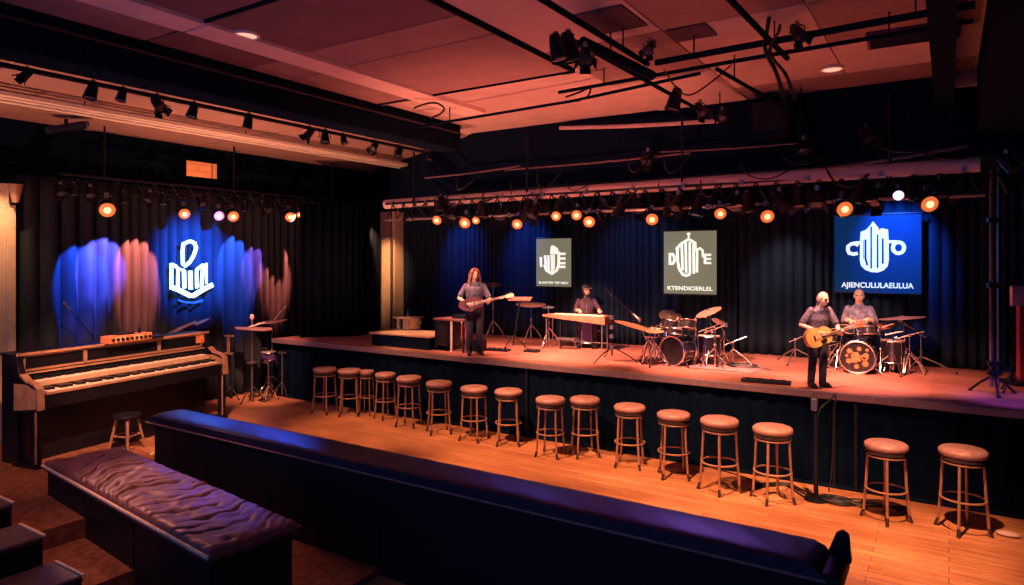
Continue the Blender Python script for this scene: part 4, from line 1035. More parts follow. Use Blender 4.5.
# guitarist with long hair, facing the audience with the neck pointing right
p = S(474, 355); p.y = max(p.y, 10.72)
g1yaw = R_(42); g1s = .98
J = dict(stand, elR=(-.315,-.03,1.13), wrR=(-.165,-.225,1.03), hdR=(.75,-.28,-.18), pnR=(.2,1,-.1), thR=1,
  elL=(.29,-.06,1.10), wrL=(.235,-.195,1.03), hdL=(0,-.8,.25), pnL=(0,.3,1), thL=1)
person('long haired guitarist in a patterned shirt standing at the left of the stage', p, g1yaw, g1s, J, 'shirtg', 'denim', 'long', head_yaw=R_(6), head_pitch=R_(8), sleeve=.75)
def guitar(label, base, rz, sc_, c, yaw, roll, pitch, acoustic):
    t = thing('acoustic_guitar' if acoustic else 'electric_guitar', label, 'guitar', base, rz, None, sc_)
    # built in its own frame: x along the neck, z up the face height, -y is the front
    e = Matrix.Translation(Vector(c)) @ Euler((pitch,-roll,yaw),'XYZ').to_matrix().to_4x4()
    def put(o): o.matrix_local = e; return o
    def outline(k=1):
        out = []
        for i in range(64):
            a = 2*PI*i/64; x = math.cos(a); 
            if acoustic: r = .19*(1+.14*math.cos(2*a)-.10*math.cos(a)-.14*math.cos(4*a)*.35-.16*math.exp(-((abs(a-PI)-PI/2-.05)/.28)**2)*0)
            else: r = .165*(1+.22*math.cos(2*a)-.08*math.cos(a)+.09*math.cos(4*a+.5))
            yw = 1-.22*math.exp(-((x-.18)/.22)**2)
            out.append((r*1.18*x*k, r*math.sin(a)*yw*k))
        return out
    th = .095 if acoustic else .045
    b = nb(); prism(b, outline(), 'y', 0, th)
    # prism along y takes (x,z)
    put(obj('body', b, 'gside' if acoustic else 'gblk', t, bevel=.008))
    b = nb(); prism(b, outline(.985), 'y', -.005, .0); put(obj('top_plate', b, 'gtop' if acoustic else mat('guitar_sunburst',(.16,.05,.04),.3,coat=.5,var=.3,scale=6), t))
    b = nb(); box2(b, (.14,-.014,-.024), (.66,.018,.024)); put(obj('neck', b, 'maple', t, bevel=.006))
    b = nb(); box2(b, (.08,-.020,-.024), (.66,-.013,.024)); 
    for i in range(14): xx = .66-.46*(1-2**(-i/12.))*1.6; box2(b, (xx-.002,-.022,-.024), (xx+.002,-.0195,.024))
    put(obj('fretboard', b, 'gside' if acoustic else 'maple', t))
    b = nb(); prism(b, [(.66,-.024),(.69,-.036),(.82,-.042),(.84,.0),(.82,.042),(.69,.036),(.66,.024)], 'y', -.008, .010); hs = put(obj('headstock', b, 'gside' if acoustic else 'maple', t))
    b = nb()
    for i in range(3):
        for s in (-1,1): xx = .70+.045*i; tube(b, [(xx,.0,s*.036),(xx,.0,s*.060)], .005, 6); ball(b, (xx,.0,s*.064), .010, 8, 5)
    put(obj('tuning_pegs', b, 'chrome', t, smooth=True))
    b = nb(); box2(b, (-.125,-.020,-.045), (-.10,-.004,.045)); put(obj('bridge', b, 'ebony', t))
    if acoustic:
        b = nb(); cone(b, (.06,-.0052,0), (.06,-.0072,0), .047, .047, 24); put(obj('sound_hole', b, 'ebony', t))
        b = nb(); prism(b, [(.05,-.05),(.11,-.06),(.09,-.12),(.0,-.13),(-.03,-.08)], 'y', -.0075, -.0052); put(obj('pickguard', b, 'ebony', t))
    else:
        b = nb()
        for xx in (-.05,.02,.08): box2(b, (xx-.012,-.014,-.036), (xx+.012,-.004,.036))
        put(obj('pickups', b, 'cream', t))
        b = nb()
        for k in range(3): cone(b, (-.07-.035*k,-.004,-.08-.012*k), (-.07-.035*k,-.022,-.08-.012*k), .012, .010, 10)
        put(obj('knobs', b, 'chrome', t))
    b = nb()
    for i in range(6): z = -.017+.0068*i; tube(b, [(-.11,-.022,z),(.70,-.024,z*.9)], .0012, 4)
    put(obj('strings', b, 'steel', t))
    b = nb()
    return t, e
guitar('dark electric guitar with a pale neck held by the long haired guitarist', p, g1yaw, g1s, (-.08,-.245,1.03), R_(-4), R_(12), R_(-6), False)

# guitarist with the acoustic guitar
p2 = S(816, 388); p2.y = max(p2.y, 10.72); g2s = .83; g2yaw = R_(44)
J = dict(stand, chest=(0,-.045,1.24), neck=(0,-.09,1.43), head=(0,-.165,1.555), shL=(.172,-.075,1.355), shR=(-.172,-.075,1.355),
  elR=(-.33,-.02,1.10), wrR=(-.17,-.31,.99), hdR=(.6,-.15,-.25), pnR=(.2,1,-.1), thR=1,
  elL=(.27,-.17,1.09), wrL=(.24,-.265,.955), hdL=(0,-.8,.25), pnL=(0,.3,1), thL=1)
person('bald man with glasses playing the acoustic guitar at the stage edge', p2, g2yaw, g2s, J, 'shirtg', 'denim', 'fringe', head_yaw=R_(10), head_pitch=R_(10), sleeve=.8, glasses=True)
guitar('orange acoustic guitar held by the bald man at the stage edge', p2, g2yaw, g2s, (-.17,-.325,.925), R_(-2), R_(14), R_(-6), True)

sit = dict(pelvis=(0,.04,.57), chest=(0,.0,.90), neck=(0,-.01,1.09), head=(0,-.035,1.225), shL=(.172,-.01,1.006), shR=(-.172,-.01,1.006),
  hipL=(.095,0,.56), hipR=(-.095,0,.56), knL=(.17,-.38,.52), knR=(-.17,-.38,.52), anL=(.17,-.36,.09), anR=(-.17,-.36,.09), toeL=(.19,-.52,.035), toeR=(-.19,-.52,.035))
J = dict(sit, elR=(-.25,-.13,.80), wrR=(-.17,-.36,.83), hdR=(.1,-.5,-.05), pnR=(0,-.2,-1), thR=-1, elL=(.28,-.14,.82), wrL=(.27,-.38,.83), hdL=(0,-.5,-.05), pnL=(0,-.2,-1), thL=1)
pk = Vector((kc.x-.08, kc.y+.62, ZS))
person('bearded man in a hat seated behind the long keyboard', pk, R_(28), .96, J, 'shirtp', 'denim', 'short', head_yaw=R_(22), head_pitch=R_(0), sleeve=1.3, hat=True, beard='hairk', headphones=True)
J = dict(sit, elR=(-.245,-.12,.79), wrR=(-.18,-.34,.84), hdR=(.25,-.5,-.05), pnR=(0,-.1,-1), thR=-1, elL=(.245,-.12,.79), wrL=(.12,-.34,.86), hdL=(-.3,-.5,-.02), pnL=(0,-.1,-1), thL=1)
pd = kb2+Vector((-.06,.70,0))
person('bald drummer in a pale shirt seated behind the right drum kit', pd, R_(9), 1.0, J, 'shirtb', 'denim', None, head_pitch=R_(4), sleeve=1.45, beard=None)
for s, w, d, lab in ((-1,V(-.18,-.34,.84),V(.25,-.5,-.05),'pale drumstick in the right hand of the bald drummer'),(1,V(.12,-.34,.86),V(-.3,-.5,-.02),'pale drumstick in the left hand of the bald drummer')):
    d = d.normalized(); b = nb(); c = w+d*.09+V(0,0,-.022); cone(b, c-d*.05-V(s*-.03,0,0), c+d*.30+V(s*-.03,0,.03), .008, .006, 8); ball(b, c+d*.30+V(s*-.03,0,.03), .010, 8, 5)
    o = obj('drumstick', b, 'maple', smooth=True); o.location = pd; o.rotation_euler.z = R_(9); o.scale = (1.0,)*3; tag(o, lab, 'drumstick')
# ================================================================== LIGHTING RIG
def make_lamp(tilt, lens=None, barn=True, name='stage_lamp'):
    t = thing(name, '', 'stage light')
    mt = Matrix.Translation((0,-.02,-.17)) @ Matrix.Rotation(tilt, 4, 'X') @ Matrix.Rotation(PI/2, 4, 'X')
    def put(o): o.matrix_local = mt; return o
    b = nb(); lathe(b, [(0,-.17),(.05,-.17),(.062,-.15),(.075,-.09),(.092,.02),(.098,.10),(.108,.105),(.108,.135),(.099,.135),(.096,.108),(.085,.06),(0,.02)], 24); put(obj('housing', b, 'blackm', t, smooth=True, sharp=35))
    b = nb(); lathe(b, [(.094,.112),(.075,.122),(.045,.130),(0,.133)], 24); ln = put(obj('lens', b, {'warm':'lensr','white':'lensw',None:'lensoff'}[lens], t, smooth=True))
    if lens == 'warm':
        b = nb(); lathe(b, [(.044,.1305),(.038,.135),(.02,.139),(0,.141)], 20); o = obj('bulb', b, 'lensb', t, smooth=True); o.matrix_local = mt
    b = nb()
    pts = [(-.115,-.02,-.17),(-.118,-.01,-.06),(-.07,0,-.035),(.07,0,-.035),(.118,-.01,-.06),(.115,-.02,-.17)]
    tube(b, pts, .010, 6); ball(b, (-.115,-.02,-.17), .02, 8, 6); ball(b, (.115,-.02,-.17), .02, 8, 6); obj('yoke', b, 'blackm', t, smooth=True)
    b = nb(); box(b, (0,0,-.01), (.05,.05,.075)); cone(b, (.02,0,-.02), (.06,0,-.02), .010, .010, 6); obj('clamp', b, 'steel', t, bevel=.006)
    if barn:
        b = nb()
        for k, rot in enumerate((0,PI/2,PI,-PI/2)):
            c = Matrix.Rotation(rot,4,'Z')
            for_v = box(b, (0,.125,.17), (.15,.006,.09), (R_(-28),0,0)); bmesh.ops.transform(b, matrix=c, verts=for_v)
        put(obj('barn_doors', b, 'blackm', t))
    return t
WARM, DARK = [], []
warm_a = make_lamp(R_(20), 'warm', False); white_a = make_lamp(R_(18), 'white', False); dark_a = make_lamp(R_(48), None, True); dark_b = make_lamp(R_(75), None, False)
used = set()
def put_lamp(proto, loc, rz, label, group, s=1.0):
    if proto in used: return dup(proto, loc, rz, label, group, s)
    used.add(proto); proto.location = loc; proto.rotation_euler = (0,0,rz); proto['label'] = label; proto['group'] = group; proto.scale = (s,)*3; return proto
# --- main stage truss
YT = 10.9; ZT = 4.06
def pipe(name, label, pts, r, m='blackm', cat='pipe', group=None, seg=10, n=0):
    b = nb(); tube(b, smooth_pts(pts, n) if n else pts, r, seg); o = tag(obj(name, b, m, smooth=True), label, cat, group)
    if group in ('ceiling cross pipes','ceiling long pipes'):          # hanger rods up to the ceiling
        for f in (.15,.85):
            q = Vector(pts[0]).lerp(Vector(pts[-1]), f); b = nb(); cone(b, q, (q.x,q.y,ZC), .009, .009, 6); obj('hanger_rod', b, m, o)
    return o
tr = thing('lighting_truss', 'long black truss carrying the lit lamps across the stage front', 'truss', (-4.9,YT,ZT))
for y, z in ((0,0),(.26,.02),(.02,.36)):
    b = nb(); tube(b, [(-5.4,y,z),(5.3,y,z)], .026, 8); obj('chord', b, 'steel' if y==0 else 'blackm', tr, smooth=True)
b = nb()
for i in range(36):
    x = -5.35+10.6*i/35; x2 = x+.15
    tube(b, [(x,0,0),(x2,.02,.36)], .012, 5); tube(b, [(x2,.02,.36),(x+.3,0,0)], .012, 5); tube(b, [(x2,.02,.36),(x+.3,.26,.02)], .011, 5); tube(b, [(x,0,0),(x+.15,.26,.02)], .010, 5)
obj('lacing', b, 'blackm', tr)
for i in range(34):
    x = -5.2+.31*i+.08*math.sin(i*2.3); b = nb(); box(b, (x,-.01,(0,.36)[i%3==0]), (.07,.08,.075)); cone(b, (x,-.05,(0,.36)[i%3==0]), (x,-.09,(0,.36)[i%3==0]-.03), .012, .012, 6); obj('coupler', b, ('steel','blackm','pipe')[i%3 if i%2 else 0], tr, bevel=.008)
for x in (-4.6,-1.8,1.2,4.2):
    b = nb(); cone(b, (x,.02,.36), (x,.02,1.5), .02, .02, 8); obj('hanger', b, 'blackm', tr)
duct = pipe('duct', 'pinkish round duct running above the lamps along the stage front', [(-10.4,11.02,4.42),(-7,11.0,4.44),(-3.5,11.0,4.46),(.35,10.95,4.47)], .10, 'pipe', 'duct', seg=20)
for i, x in enumerate((-8.6,-6.4,-4.1,-1.6)):
    b = nb(); ring(b, (x,11.0,4.45), .096, .012, 24, 6, Euler((0,PI/2,0)).to_matrix()); o = obj('duct_strap', b, 'blackm', duct, smooth=True)
main_lamps = [(436,220,1),(464,222.5,1.15),(474.5,220.5,.8),(516,224,1),(554.5,216,.9),(575,215,.95),(587.5,221.5,1.05),(650,219,1.05),(718,213.5,.95),(764.5,216,1.05),(841,208.5,1.15),(925,203.5,1.15)]
names = ['lit lamp at the left end of the main stage truss','second lit lamp from the left on the main truss','small lit lamp close on the right of the second one on the main truss','lit lamp left of the small olive banner on the main truss',
 'small lit lamp directly above the small olive banner','lit lamp above the right edge of the small olive banner','lower lit lamp right of the small olive banner','lit lamp just left above the middle olive banner',
 'lit lamp just right above the middle olive banner','lit lamp halfway between the middle banner and the blue banner','large orange lit lamp at the upper left corner of the blue banner','large orange lit lamp at the upper right corner of the blue banner']
for (px, py, s), nm in zip(main_lamps, names):
    q = ony(px, py, 10.80); put_lamp(warm_a, (q.x,q.y+.08,q.z+.17*s+.03), R_(22)-q.x*.004, nm, 'lit stage lamps', s)
q = ony(897, 196, 10.70); put_lamp(white_a, (q.x,q.y+.05,q.z+.15), R_(12), 'white lit lamp above the blue banner on the main truss', 'white stage lamps', .72)
rnd = random.Random(21)
dk = [(446,206),(455,214),(486,212),(500,214),(530,210),(541,213),(563,206),(603,211),(624,210),(636,206),(668,207),(683,205),(700,208),(736,204),(750,206),(782,203),(800,200),(818,201),(862,196),(878,198),(912,190),(938,190)]
for i, (px, py) in enumerate(dk):
    q = ony(px, py, 11.0); put_lamp(dark_a if i % 2 else dark_b, (q.x,10.9+rnd.uniform(-.12,.2),q.z+.2), R_(rnd.uniform(-60,80)), 'unlit black fixture on the main stage truss, %s unlit one from the left' % (ORD[i+1] if i < 20 else ['twenty-first','twenty-second'][i-20]), 'unlit truss fixtures', 1.08)
# --- left truss before the side curtain
XT = -13.62
lt = thing('lighting_truss', 'thin black ladder truss with lamps in front of the left wall curtain', 'truss', (XT,9.2,4.47))
for x, z in ((0,0),(0,.30),(-.22,.12)):
    b = nb(); tube(b, [(x,-3.3,z),(x,3.9,z)], .024, 8); obj('chord', b, 'blackm', lt, smooth=True)
b = nb()
for i in range(19):
    y = -3.2+.37*i; tube(b, [(0,y,0),(0,y+.185,.30)], .010, 5); tube(b, [(0,y+.185,.30),(0,y+.37,0)], .010, 5); tube(b, [(0,y,.30),(-.22,y,.12)], .009, 5)
obj('lacing', b, 'blackm', lt)
for y in (-2.5,.3,3.2):
    b = nb(); cone(b, (0,y,.3), (0,y,1.3), .018, .018, 8); obj('hanger', b, 'blackm', lt)
ll = [(107,208.5,1.45,'large lit lamp at the left end of the side truss'),(184,213,1.15,'lit lamp just above the projected blue sign'),(218.5,215,1.1,'left lamp of the lit pair right of the blue sign'),(232.5,215.5,1.25,'right lamp of the lit pair right of the blue sign'),(289,216,1.2,'larger lamp of the two near the right end of the side truss'),(299,214.5,.75,'smaller lamp of the two near the right end of the side truss')]
for px, py, s, nm in ll:
    q = onx(px, py, -13.5); put_lamp(warm_a, (q.x-.06,q.y+.02,q.z+.17*s+.02), R_(68), nm, 'lit side truss lamps', s)
dl = [(60,192),(73,192),(90,194),(123,200),(150,199),(163,202),(200,203),(245,209),(262,208),(275,210),(312,210)]
for i, (px, py) in enumerate(dl):
    q = onx(px, py, -13.6); put_lamp(dark_b if i % 2 else dark_a, (q.x,q.y,q.z+.17), R_(rnd.uniform(20,110)), 'unlit black fixture on the side truss, %s unlit one from the left' % ORD[i+1], 'unlit side truss fixtures', .8)
# --- pipe and fixtures under the beam
pipe('lighting_pipe', 'long black pipe along the underside of the left ceiling beam', [(-8.68,1.5,5.33),(-8.68,10.4,5.33)], .03)
pipe('lighting_pipe', 'thin black conduit along the near face of the left ceiling beam', [(-7.87,1.5,5.62),(-7.87,10.4,5.62)], .018, mat('dark_conduit',(.035,.025,.03),.6))
bf = [(27,68),(93,82),(123,87),(157,97),(194,106),(249,115),(310,124),(325,128),(343,130),(375,137),(399,143),(430,145)]
for i, (px, py) in enumerate(bf):
    q = onx(px, py, -8.68); s = [.7,1.0,.8,1,.95,.95,.9,1.0,.8,.9,1.0,.8][i]
    put_lamp(dark_b if i % 3 else dark_a, (q.x,q.y,min(q.z+.12,5.36)), R_(rnd.uniform(-80,100)), 'black fixture hanging under the left ceiling beam, %s from the left' % ORD[i+1], 'fixtures under the beam', s*.74)
# --- pale cable tray on the left bay ceiling
ct = thing('cable_tray', 'pale cream ladder tray running along the left ceiling behind the beam', 'cable tray', (-11.8,7,5.62))
for x in (-.24,.02,.22):
    b = nb(); box2(b, (x-.055,-6.5,-.03), (x+.055,6.4,.035)); obj('rail', b, 'cream', ct, bevel=.006)
for i in range(16):
    y = -6.2+.8*i; b = nb(); box2(b, (-.22,y-.02,-.01), (.22,y+.02,.03)); obj('rung', b, 'cream', ct)
for y in (-4.5,-1.5,1.5,4.5):
    b = nb(); cone(b, (0,y,.0), (0,y,.18), .012, .012, 6); obj('hanger', b, 'blackm', ct)
q = onz(66, 128, 5.45)
t = thing('projector', 'dark slim projector hanging from the ceiling near the left wall', 'projector', onx(66,128,-13.2), R_(60))
b = nb(); box(b, (0,0,0), (.62,.26,.11), (0,R_(-16),0)); obj('body', b, 'blackm', t, bevel=.02)
b = nb(); cone(b, (0,0,.05), (0,0,.16), .03, .03, 8); obj('mount', b, 'blackm', t)
b = nb(); cone(b, (.30,-.05,.09), (.36,-.05,.105), .05, .05, 14); obj('lens', b, 'lensoff', t)

# --- pipes hung under the main ceiling
pipe('lighting_pipe', 'black pipe crossing the ceiling left to right, nearest of three', [(-2.9,7.62,5.52),(.2,7.45,5.52)], .036, m='black', group='ceiling cross pipes')
pipe('lighting_pipe', 'black pipe crossing the ceiling left to right, middle one of three', [(-4.6,8.35,5.55),(-2.0,8.05,5.52),(.2,7.95,5.52)], .024, m='black', group='ceiling cross pipes')
pipe('lighting_pipe', 'thin black pipe crossing the ceiling left to right, farthest of three', [(-7.7,8.95,5.5),(-4.6,8.72,5.5),(-2.6,8.35,5.52)], .022, m='black', group='ceiling cross pipes')
pipe('lighting_pipe', 'thick black pipe running from the top edge to the ceiling corner fixtures', [(-3.08,3.0,5.52),(-3.0,7.62,5.52)], .032, m='black', group='ceiling long pipes')
pipe('lighting_pipe', 'thinner black pipe running on towards the stage from the fixture cluster', [(-3.22,6.2,5.44),(-2.9,11.2,5.30)], .026, m='black', group='ceiling long pipes')
pipe('lighting_pipe', 'black pipe at top right running towards the stage over the cables', [(-1.72,4.5,5.55),(-1.55,8.2,5.5)], .03, m='black', group='ceiling long pipes')
pipe('lighting_pipe', 'short thin pipe slanting down to the bulkhead, right of the cluster', [(-2.35,8.2,5.5),(-1.75,11.2,5.28)], .026, m='black', group='ceiling long pipes')
pipe('fixture_bar', 'short thick black bar beside the ceiling pipe carrying three fixtures', [(-3.14,6.2,5.42),(-2.98,7.7,5.40)], .06, m='black', cat='bar')
cl = [(556,34,-3.1,1.15,'outer left fixture of the cluster on the ceiling pipe'),(568,32,-3.05,1.25,'middle fixture of the cluster on the ceiling pipe'),(585,44,-3.08,1.0,'right fixture of the cluster on the ceiling pipe'),
 (676,88,-3.0,1.3,'large black fixture at the stage end of the thinner pipe'),(700,101,-2.95,1.0,'black fixture right of the large one at the stage end of the pipe'),(722,108,-2.9,.9,'last black fixture at the stage end of the thinner pipe'),
 (650,24,-2.75,.8,'single black fixture hanging alone from the dark ceiling patch'),(797,0,-1.3,.9,'black fixture at the top edge of the picture beside the cables')]
for i, (px, py, X, s, nm) in enumerate(cl):
    q = onx(px, py, X); q.z = min(q.z, 5.62); put_lamp(dark_b if i in (0,1,3) else dark_a, (q.x,q.y,q.z), R_([100,140,30,-60,60,10,0,40][i]), nm, 'ceiling fixtures', s*.74)
# loose cables
def cable(label, pts, r=.014, n=8): return pipe('cable', label, pts, r, 'cable', 'cable', 'loose overhead cables', 6, n)
cable('pair of cables hanging down from the top edge, left strand', [onx(772,-4,-1.6),onx(768,25,-1.6),onx(765,48,-1.6),onx(776,72,-1.5),onx(784,98,-1.3)], .022)
cable('pair of cables hanging down from the top edge, right strand', [onx(784,-4,-1.5),onx(779,30,-1.55),onx(770,52,-1.5),onx(786,75,-1.4),onx(795,100,-1.2)], .018)
cable('cable running from the top edge down to the three cross pipes', [onx(798,-4,-1.3),onx(810,20,-1.3),onx(828,40,-1.25)], .022)
cable('cable drooping between the middle and far cross pipes', [onx(664,70,-2.7),onx(690,95,-2.6),onx(735,62,-2.4)], .010)
cable('curly cable end at the left tip of the far cross pipe', [onx(414,108,-7.0),onx(425,104,-6.9),onx(436,103,-6.8),onx(444,108,-6.7),onx(440,114,-6.7),onx(430,118,-6.7)], .016)
cable('looped cable near the middle of the far cross pipe', [onx(566,97,-4.2),onx(580,92,-4.1),onx(590,88,-4.0),onx(588,96,-4.0),onx(578,101,-4.0)], .014)
rnd = random.Random(9)
for i in range(16):
    x0 = -9.6+.62*i; w = rnd.uniform(.35,.9); d = rnd.uniform(.12,.45); z = 4.5+rnd.uniform(0,.5); y = 10.72+rnd.uniform(0,.12)
    cable('cable loop drooping over the main truss, %s loop from the left' % ORD[i+1], [(x0,y+.2,z),(x0+w*.25,y,z-d*.8),(x0+w*.6,y,z-d),(x0+w,y+.2,z-.05)], rnd.uniform(.010,.018))
for i, (a, c, lab) in enumerate((((560,128),(718,121),'pink lit pipe high on the bulkhead above the middle banner'),((660,152),(800,143),'thin pipe on the dark bulkhead above the blue banner'),((425,178),(520,166),'short pipe on the bulkhead above the long haired guitarist'),((505,170),(690,153),'long slack pipe on the bulkhead above the small olive banner'),((812,170),(968,146),'slanting pipe on the dark bulkhead at right'))):
    p0, p1 = ony(a[0],a[1],11.1), ony(c[0],c[1],11.1); pipe('wall_pipe', lab, [p0,(p0+p1)/2+Vector((0,0,-.02)),p1], (.036,.014,.018,.018,.024)[i], 'pipe' if i == 0 else mat('dull_metal',(.16,.10,.10)), 'pipe', 'bulkhead pipes', 10, 4)
for i, (px, py, lab) in enumerate(((648,158,'small fixture on the dark bulkhead above the middle banner'),(803,147,'small fixture on the dark bulkhead left above the blue banner'),(866,135,'small fixture high on the dark bulkhead above the blue banner'),(1004,112,'small fixture with an orange lit flap at the far right of the bulkhead'),(1006,163,'small fixture at the top of the twin pole stand at right'))):
    q = ony(px, py, 11.05); put_lamp(dark_a, (q.x,q.y,q.z+.15), R_(20*i), lab, 'bulkhead fixtures', .9)
t = thing('hanging_speaker', 'black box loudspeaker hanging over the middle of the stage front', 'loudspeaker', ony(770, 118, 10.95), R_(10))
b = nb(); prism(b, [(-.28,-.3),(.28,-.3),(.34,.24),(-.34,.24)], 'y', -.22, .22); obj('cabinet', b, 'black', t, bevel=.02)
b = nb(); box2(b, (-.25,-.235,-.26), (.25,-.222,.2)); obj('grille', b, 'blackm', t)
b = nb(); cone(b, (0,0,.24), (0,0,.8), .02, .02, 6); obj('hanger', b, 'blackm', t)
# downlights, vents, exit box, panel
for px, py, lab in ((246,34,'round lit downlight in the ceiling near the top left'),(832,68,'round lit downlight in the ceiling at right')):
    q = onz(px, py, ZC-.04); t = thing('downlight', lab, 'ceiling light', (q.x,q.y,ZC-.042), 0, 'ceiling downlights')
    b = nb(); ring(b, (0,0,-.008), .135, .022, 32, 8); obj('trim_ring', b, 'cream', t, smooth=True)
    b = nb(); cone(b, (0,0,-.018), (0,0,-.008), .118, .118, 32); obj('lens', b, 'downl', t)
q = onz(918, 35, ZC-.06); t = thing('ceiling_vent', 'dark rectangular vent in the ceiling near the right beam', 'vent', (q.x-.05,q.y,ZC-.05), R_(2))
b = nb(); box2(b, (-.46,-.3,-.02), (.46,.3,.02)); obj('frame', b, 'ceil_dark', t)
b = nb()
for i in range(9): box(b, (0,-.24+.06*i,-.026), (.86,.035,.006), (R_(25),0,0))
obj('slats', b, 'ceil_dark', t)
q = ony(968, 79, 11.1); b = nb(); box2(b, (-.17,-.04,-.10), (.17,.04,.10)); o = obj('ceiling_hatch', b, 'pipe', bevel=.01); o.location = q; tag(o, 'small pale panel under the ceiling at right between two dark beams', 'hatch')
q = onx(200.5, 170, -14.42)
t = thing('light_box', 'glowing orange blank light box on the dark wall above the left curtain', 'light box', q)
b = nb(); box2(b, (-.06,-.40,-.20), (.05,.40,.20)); obj('case', b, 'blackm', t, bevel=.008)
b = nb(); box2(b, (.045,-.37,-.17), (.06,.24,.17)); box2(b, (.045,.27,-.17), (.06,.37,.17)); obj('lit_face', b, 'exitl', t)
q = onx(14, 194, -13.9)
t = thing('wall_sconce', 'dark metal sconce at the top of the pale pillar at left', 'wall light', (q.x+.02,5.28,q.z))
b = nb(); box2(b, (-.05,-.05,-.2), (.03,.06,.2)); obj('back_plate', b, 'blackm', t, bevel=.01)
b = nb(); lathe(b, [(.05,-.16),(.12,.16),(.115,.16),(.045,-.155)], 20, Matrix.Translation((.12,0,0))); obj('shade', b, 'leg', t, smooth=True)
# vertical pipes at the back corner
for px, lab in ((366,'left one of the thin black poles beside the pale pillar on stage'),(371.5,'middle one of the thin black poles beside the pale pillar on stage'),(376.5,'right one of the thin black poles beside the pale pillar on stage')):
    q = ony(px, 300, 13.2); pipe('curtain_pole', lab, [(q.x,q.y,ZS),(q.x,q.y,4.6)], .028, mat('dull_pole',(.12,.075,.07),.5), 'pole', 'poles beside the pillar')
q = ony(391, 300, 13.42); pipe('curtain_pole', 'thin black pole standing in front of the pale pillar', [(q.x,q.y,ZS),(q.x,q.y,4.5)], .02, 'blackm', 'pole')

# ================================================================== BANNERS AND SIGN
def banner(label, x0, x1, y0, y1, Y, m, rod=True):
    """x0.. in picture columns at the banner plane; returns a mapper from crop units to local coordinates"""
    a, c = ony(x0, (y0+y1)/2, Y), ony(x1, (y0+y1)/2, Y); cx = (a.x+c.x)/2; w = c.x-a.x
    mid = ony((x0+x1)/2, y0, Y).z; bot = ony((x0+x1)/2, y1, Y).z; h = mid-bot
    t = thing('banner', label, 'banner', (cx,Y,(mid+bot)/2), 0, 'stage banners')
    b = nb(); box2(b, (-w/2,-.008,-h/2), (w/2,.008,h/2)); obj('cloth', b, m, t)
    b = nb(); tube(b, [(-w/2-.03,0,h/2+.015),(w/2+.03,0,h/2+.015)], .022, 8); obj('top_rod', b, 'blackm', t, smooth=True)
    b = nb(); tube(b, [(-w/2,0,-h/2-.01),(w/2,0,-h/2-.01)], .016, 8); obj('bottom_rod', b, 'blackm', t, smooth=True)
    b = nb()
    for s in (-1,1): tube(b, [(s*w*.38,0,h/2+.02),(s*w*.30,.12,h/2+.5)], .006, 5)
    obj('cords', b, 'blackm', t)
    return t, w, h
def mapper(w, h, u0, v0, u1, v1):
    return lambda u, v: ((u-u0)/(u1-u0)*w-w/2, h/2-(v-v0)/(v1-v0)*h)
YBN = 13.55
# 1: small olive banner
t, w, h = banner('small olive banner with a white castle shaped emblem behind the keyboard player', 536.5, 571, 238.5, 286.5, YBN, 'olive')
m = mapper(w, h, 137, 105, 425, 520); k = w/288
def P_(pts): return [m(*p) for p in pts]
b = nb()
for a, c, wd in (((176,265),(180,352),18),((212,250),(222,370),20),((240,250),(246,392),18),((268,240),(274,405),17)): stroke(b, P_([a,c]), wd*k, 'y', -.020, -.010)
prism(b, P_([(255,235),(262,170),(285,165),(318,190),(328,225),(322,240)]), 'y', -.020, -.010)
stroke(b, P_([(208,330),(222,378),(270,408),(312,378),(326,330),(328,220)]), 20*k, 'y', -.021, -.010)
stroke(b, P_([(290,240),(288,370)]), 12*k, 'y', -.020, -.010)
for v in (238,278,318,350): stroke(b, P_([(322,v),(382,v)]), 17*k, 'y', -.020, -.010)
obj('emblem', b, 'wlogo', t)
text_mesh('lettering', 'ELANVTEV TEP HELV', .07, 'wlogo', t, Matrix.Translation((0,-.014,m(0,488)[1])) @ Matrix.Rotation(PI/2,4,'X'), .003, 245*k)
# 2: middle olive banner
t, w, h = banner('larger olive banner with a white D and E emblem behind the left drum kit', 664, 716.5, 231, 294, YBN, 'olive')
m = mapper(w, h, 98, 80, 482, 545); k = w/384
b = nb()
stroke(b, P_([(200,205),(203,300),(214,360),(240,400),(265,410),(295,398)]), 19*k, 'y', -.020, -.010)
for a, c in (((232,165),(240,370)),((262,160),(266,388)),((292,160),(294,395)),((320,165),(322,395)),((346,215),(344,385))): stroke(b, P_([a,c]), 17*k, 'y', -.020, -.010)
stroke(b, P_([(190,215),(230,172),(285,140),(332,168),(335,230)]), 17*k, 'y', -.021, -.010)
stroke(b, P_([(344,220),(366,208),(384,222),(388,275)]), 15*k, 'y', -.020, -.010)
stroke(b, P_([(284,92),(284,145)]), 12*k, 'y', -.020, -.010); stroke(b, P_([(270,100),(298,100)]), 10*k, 'y', -.020, -.010)
stroke(b, P_([(145,250),(145,322),(165,322),(178,305),(178,268),(165,250)]), 17*k, 'y', -.021, -.010, closed=True)
stroke(b, P_([(402,248),(402,322)]), 18*k, 'y', -.021, -.010)
for v in (256,286,316): stroke(b, P_([(402,v),(446,v)]), 15*k, 'y', -.020, -.010)
obj('emblem', b, 'wlogo', t)
text_mesh('lettering', 'KTENDIOERLEL', .11, 'wlogo', t, Matrix.Translation((0,-.014,m(0,505)[1])) @ Matrix.Rotation(PI/2,4,'X'), .003, 330*k)
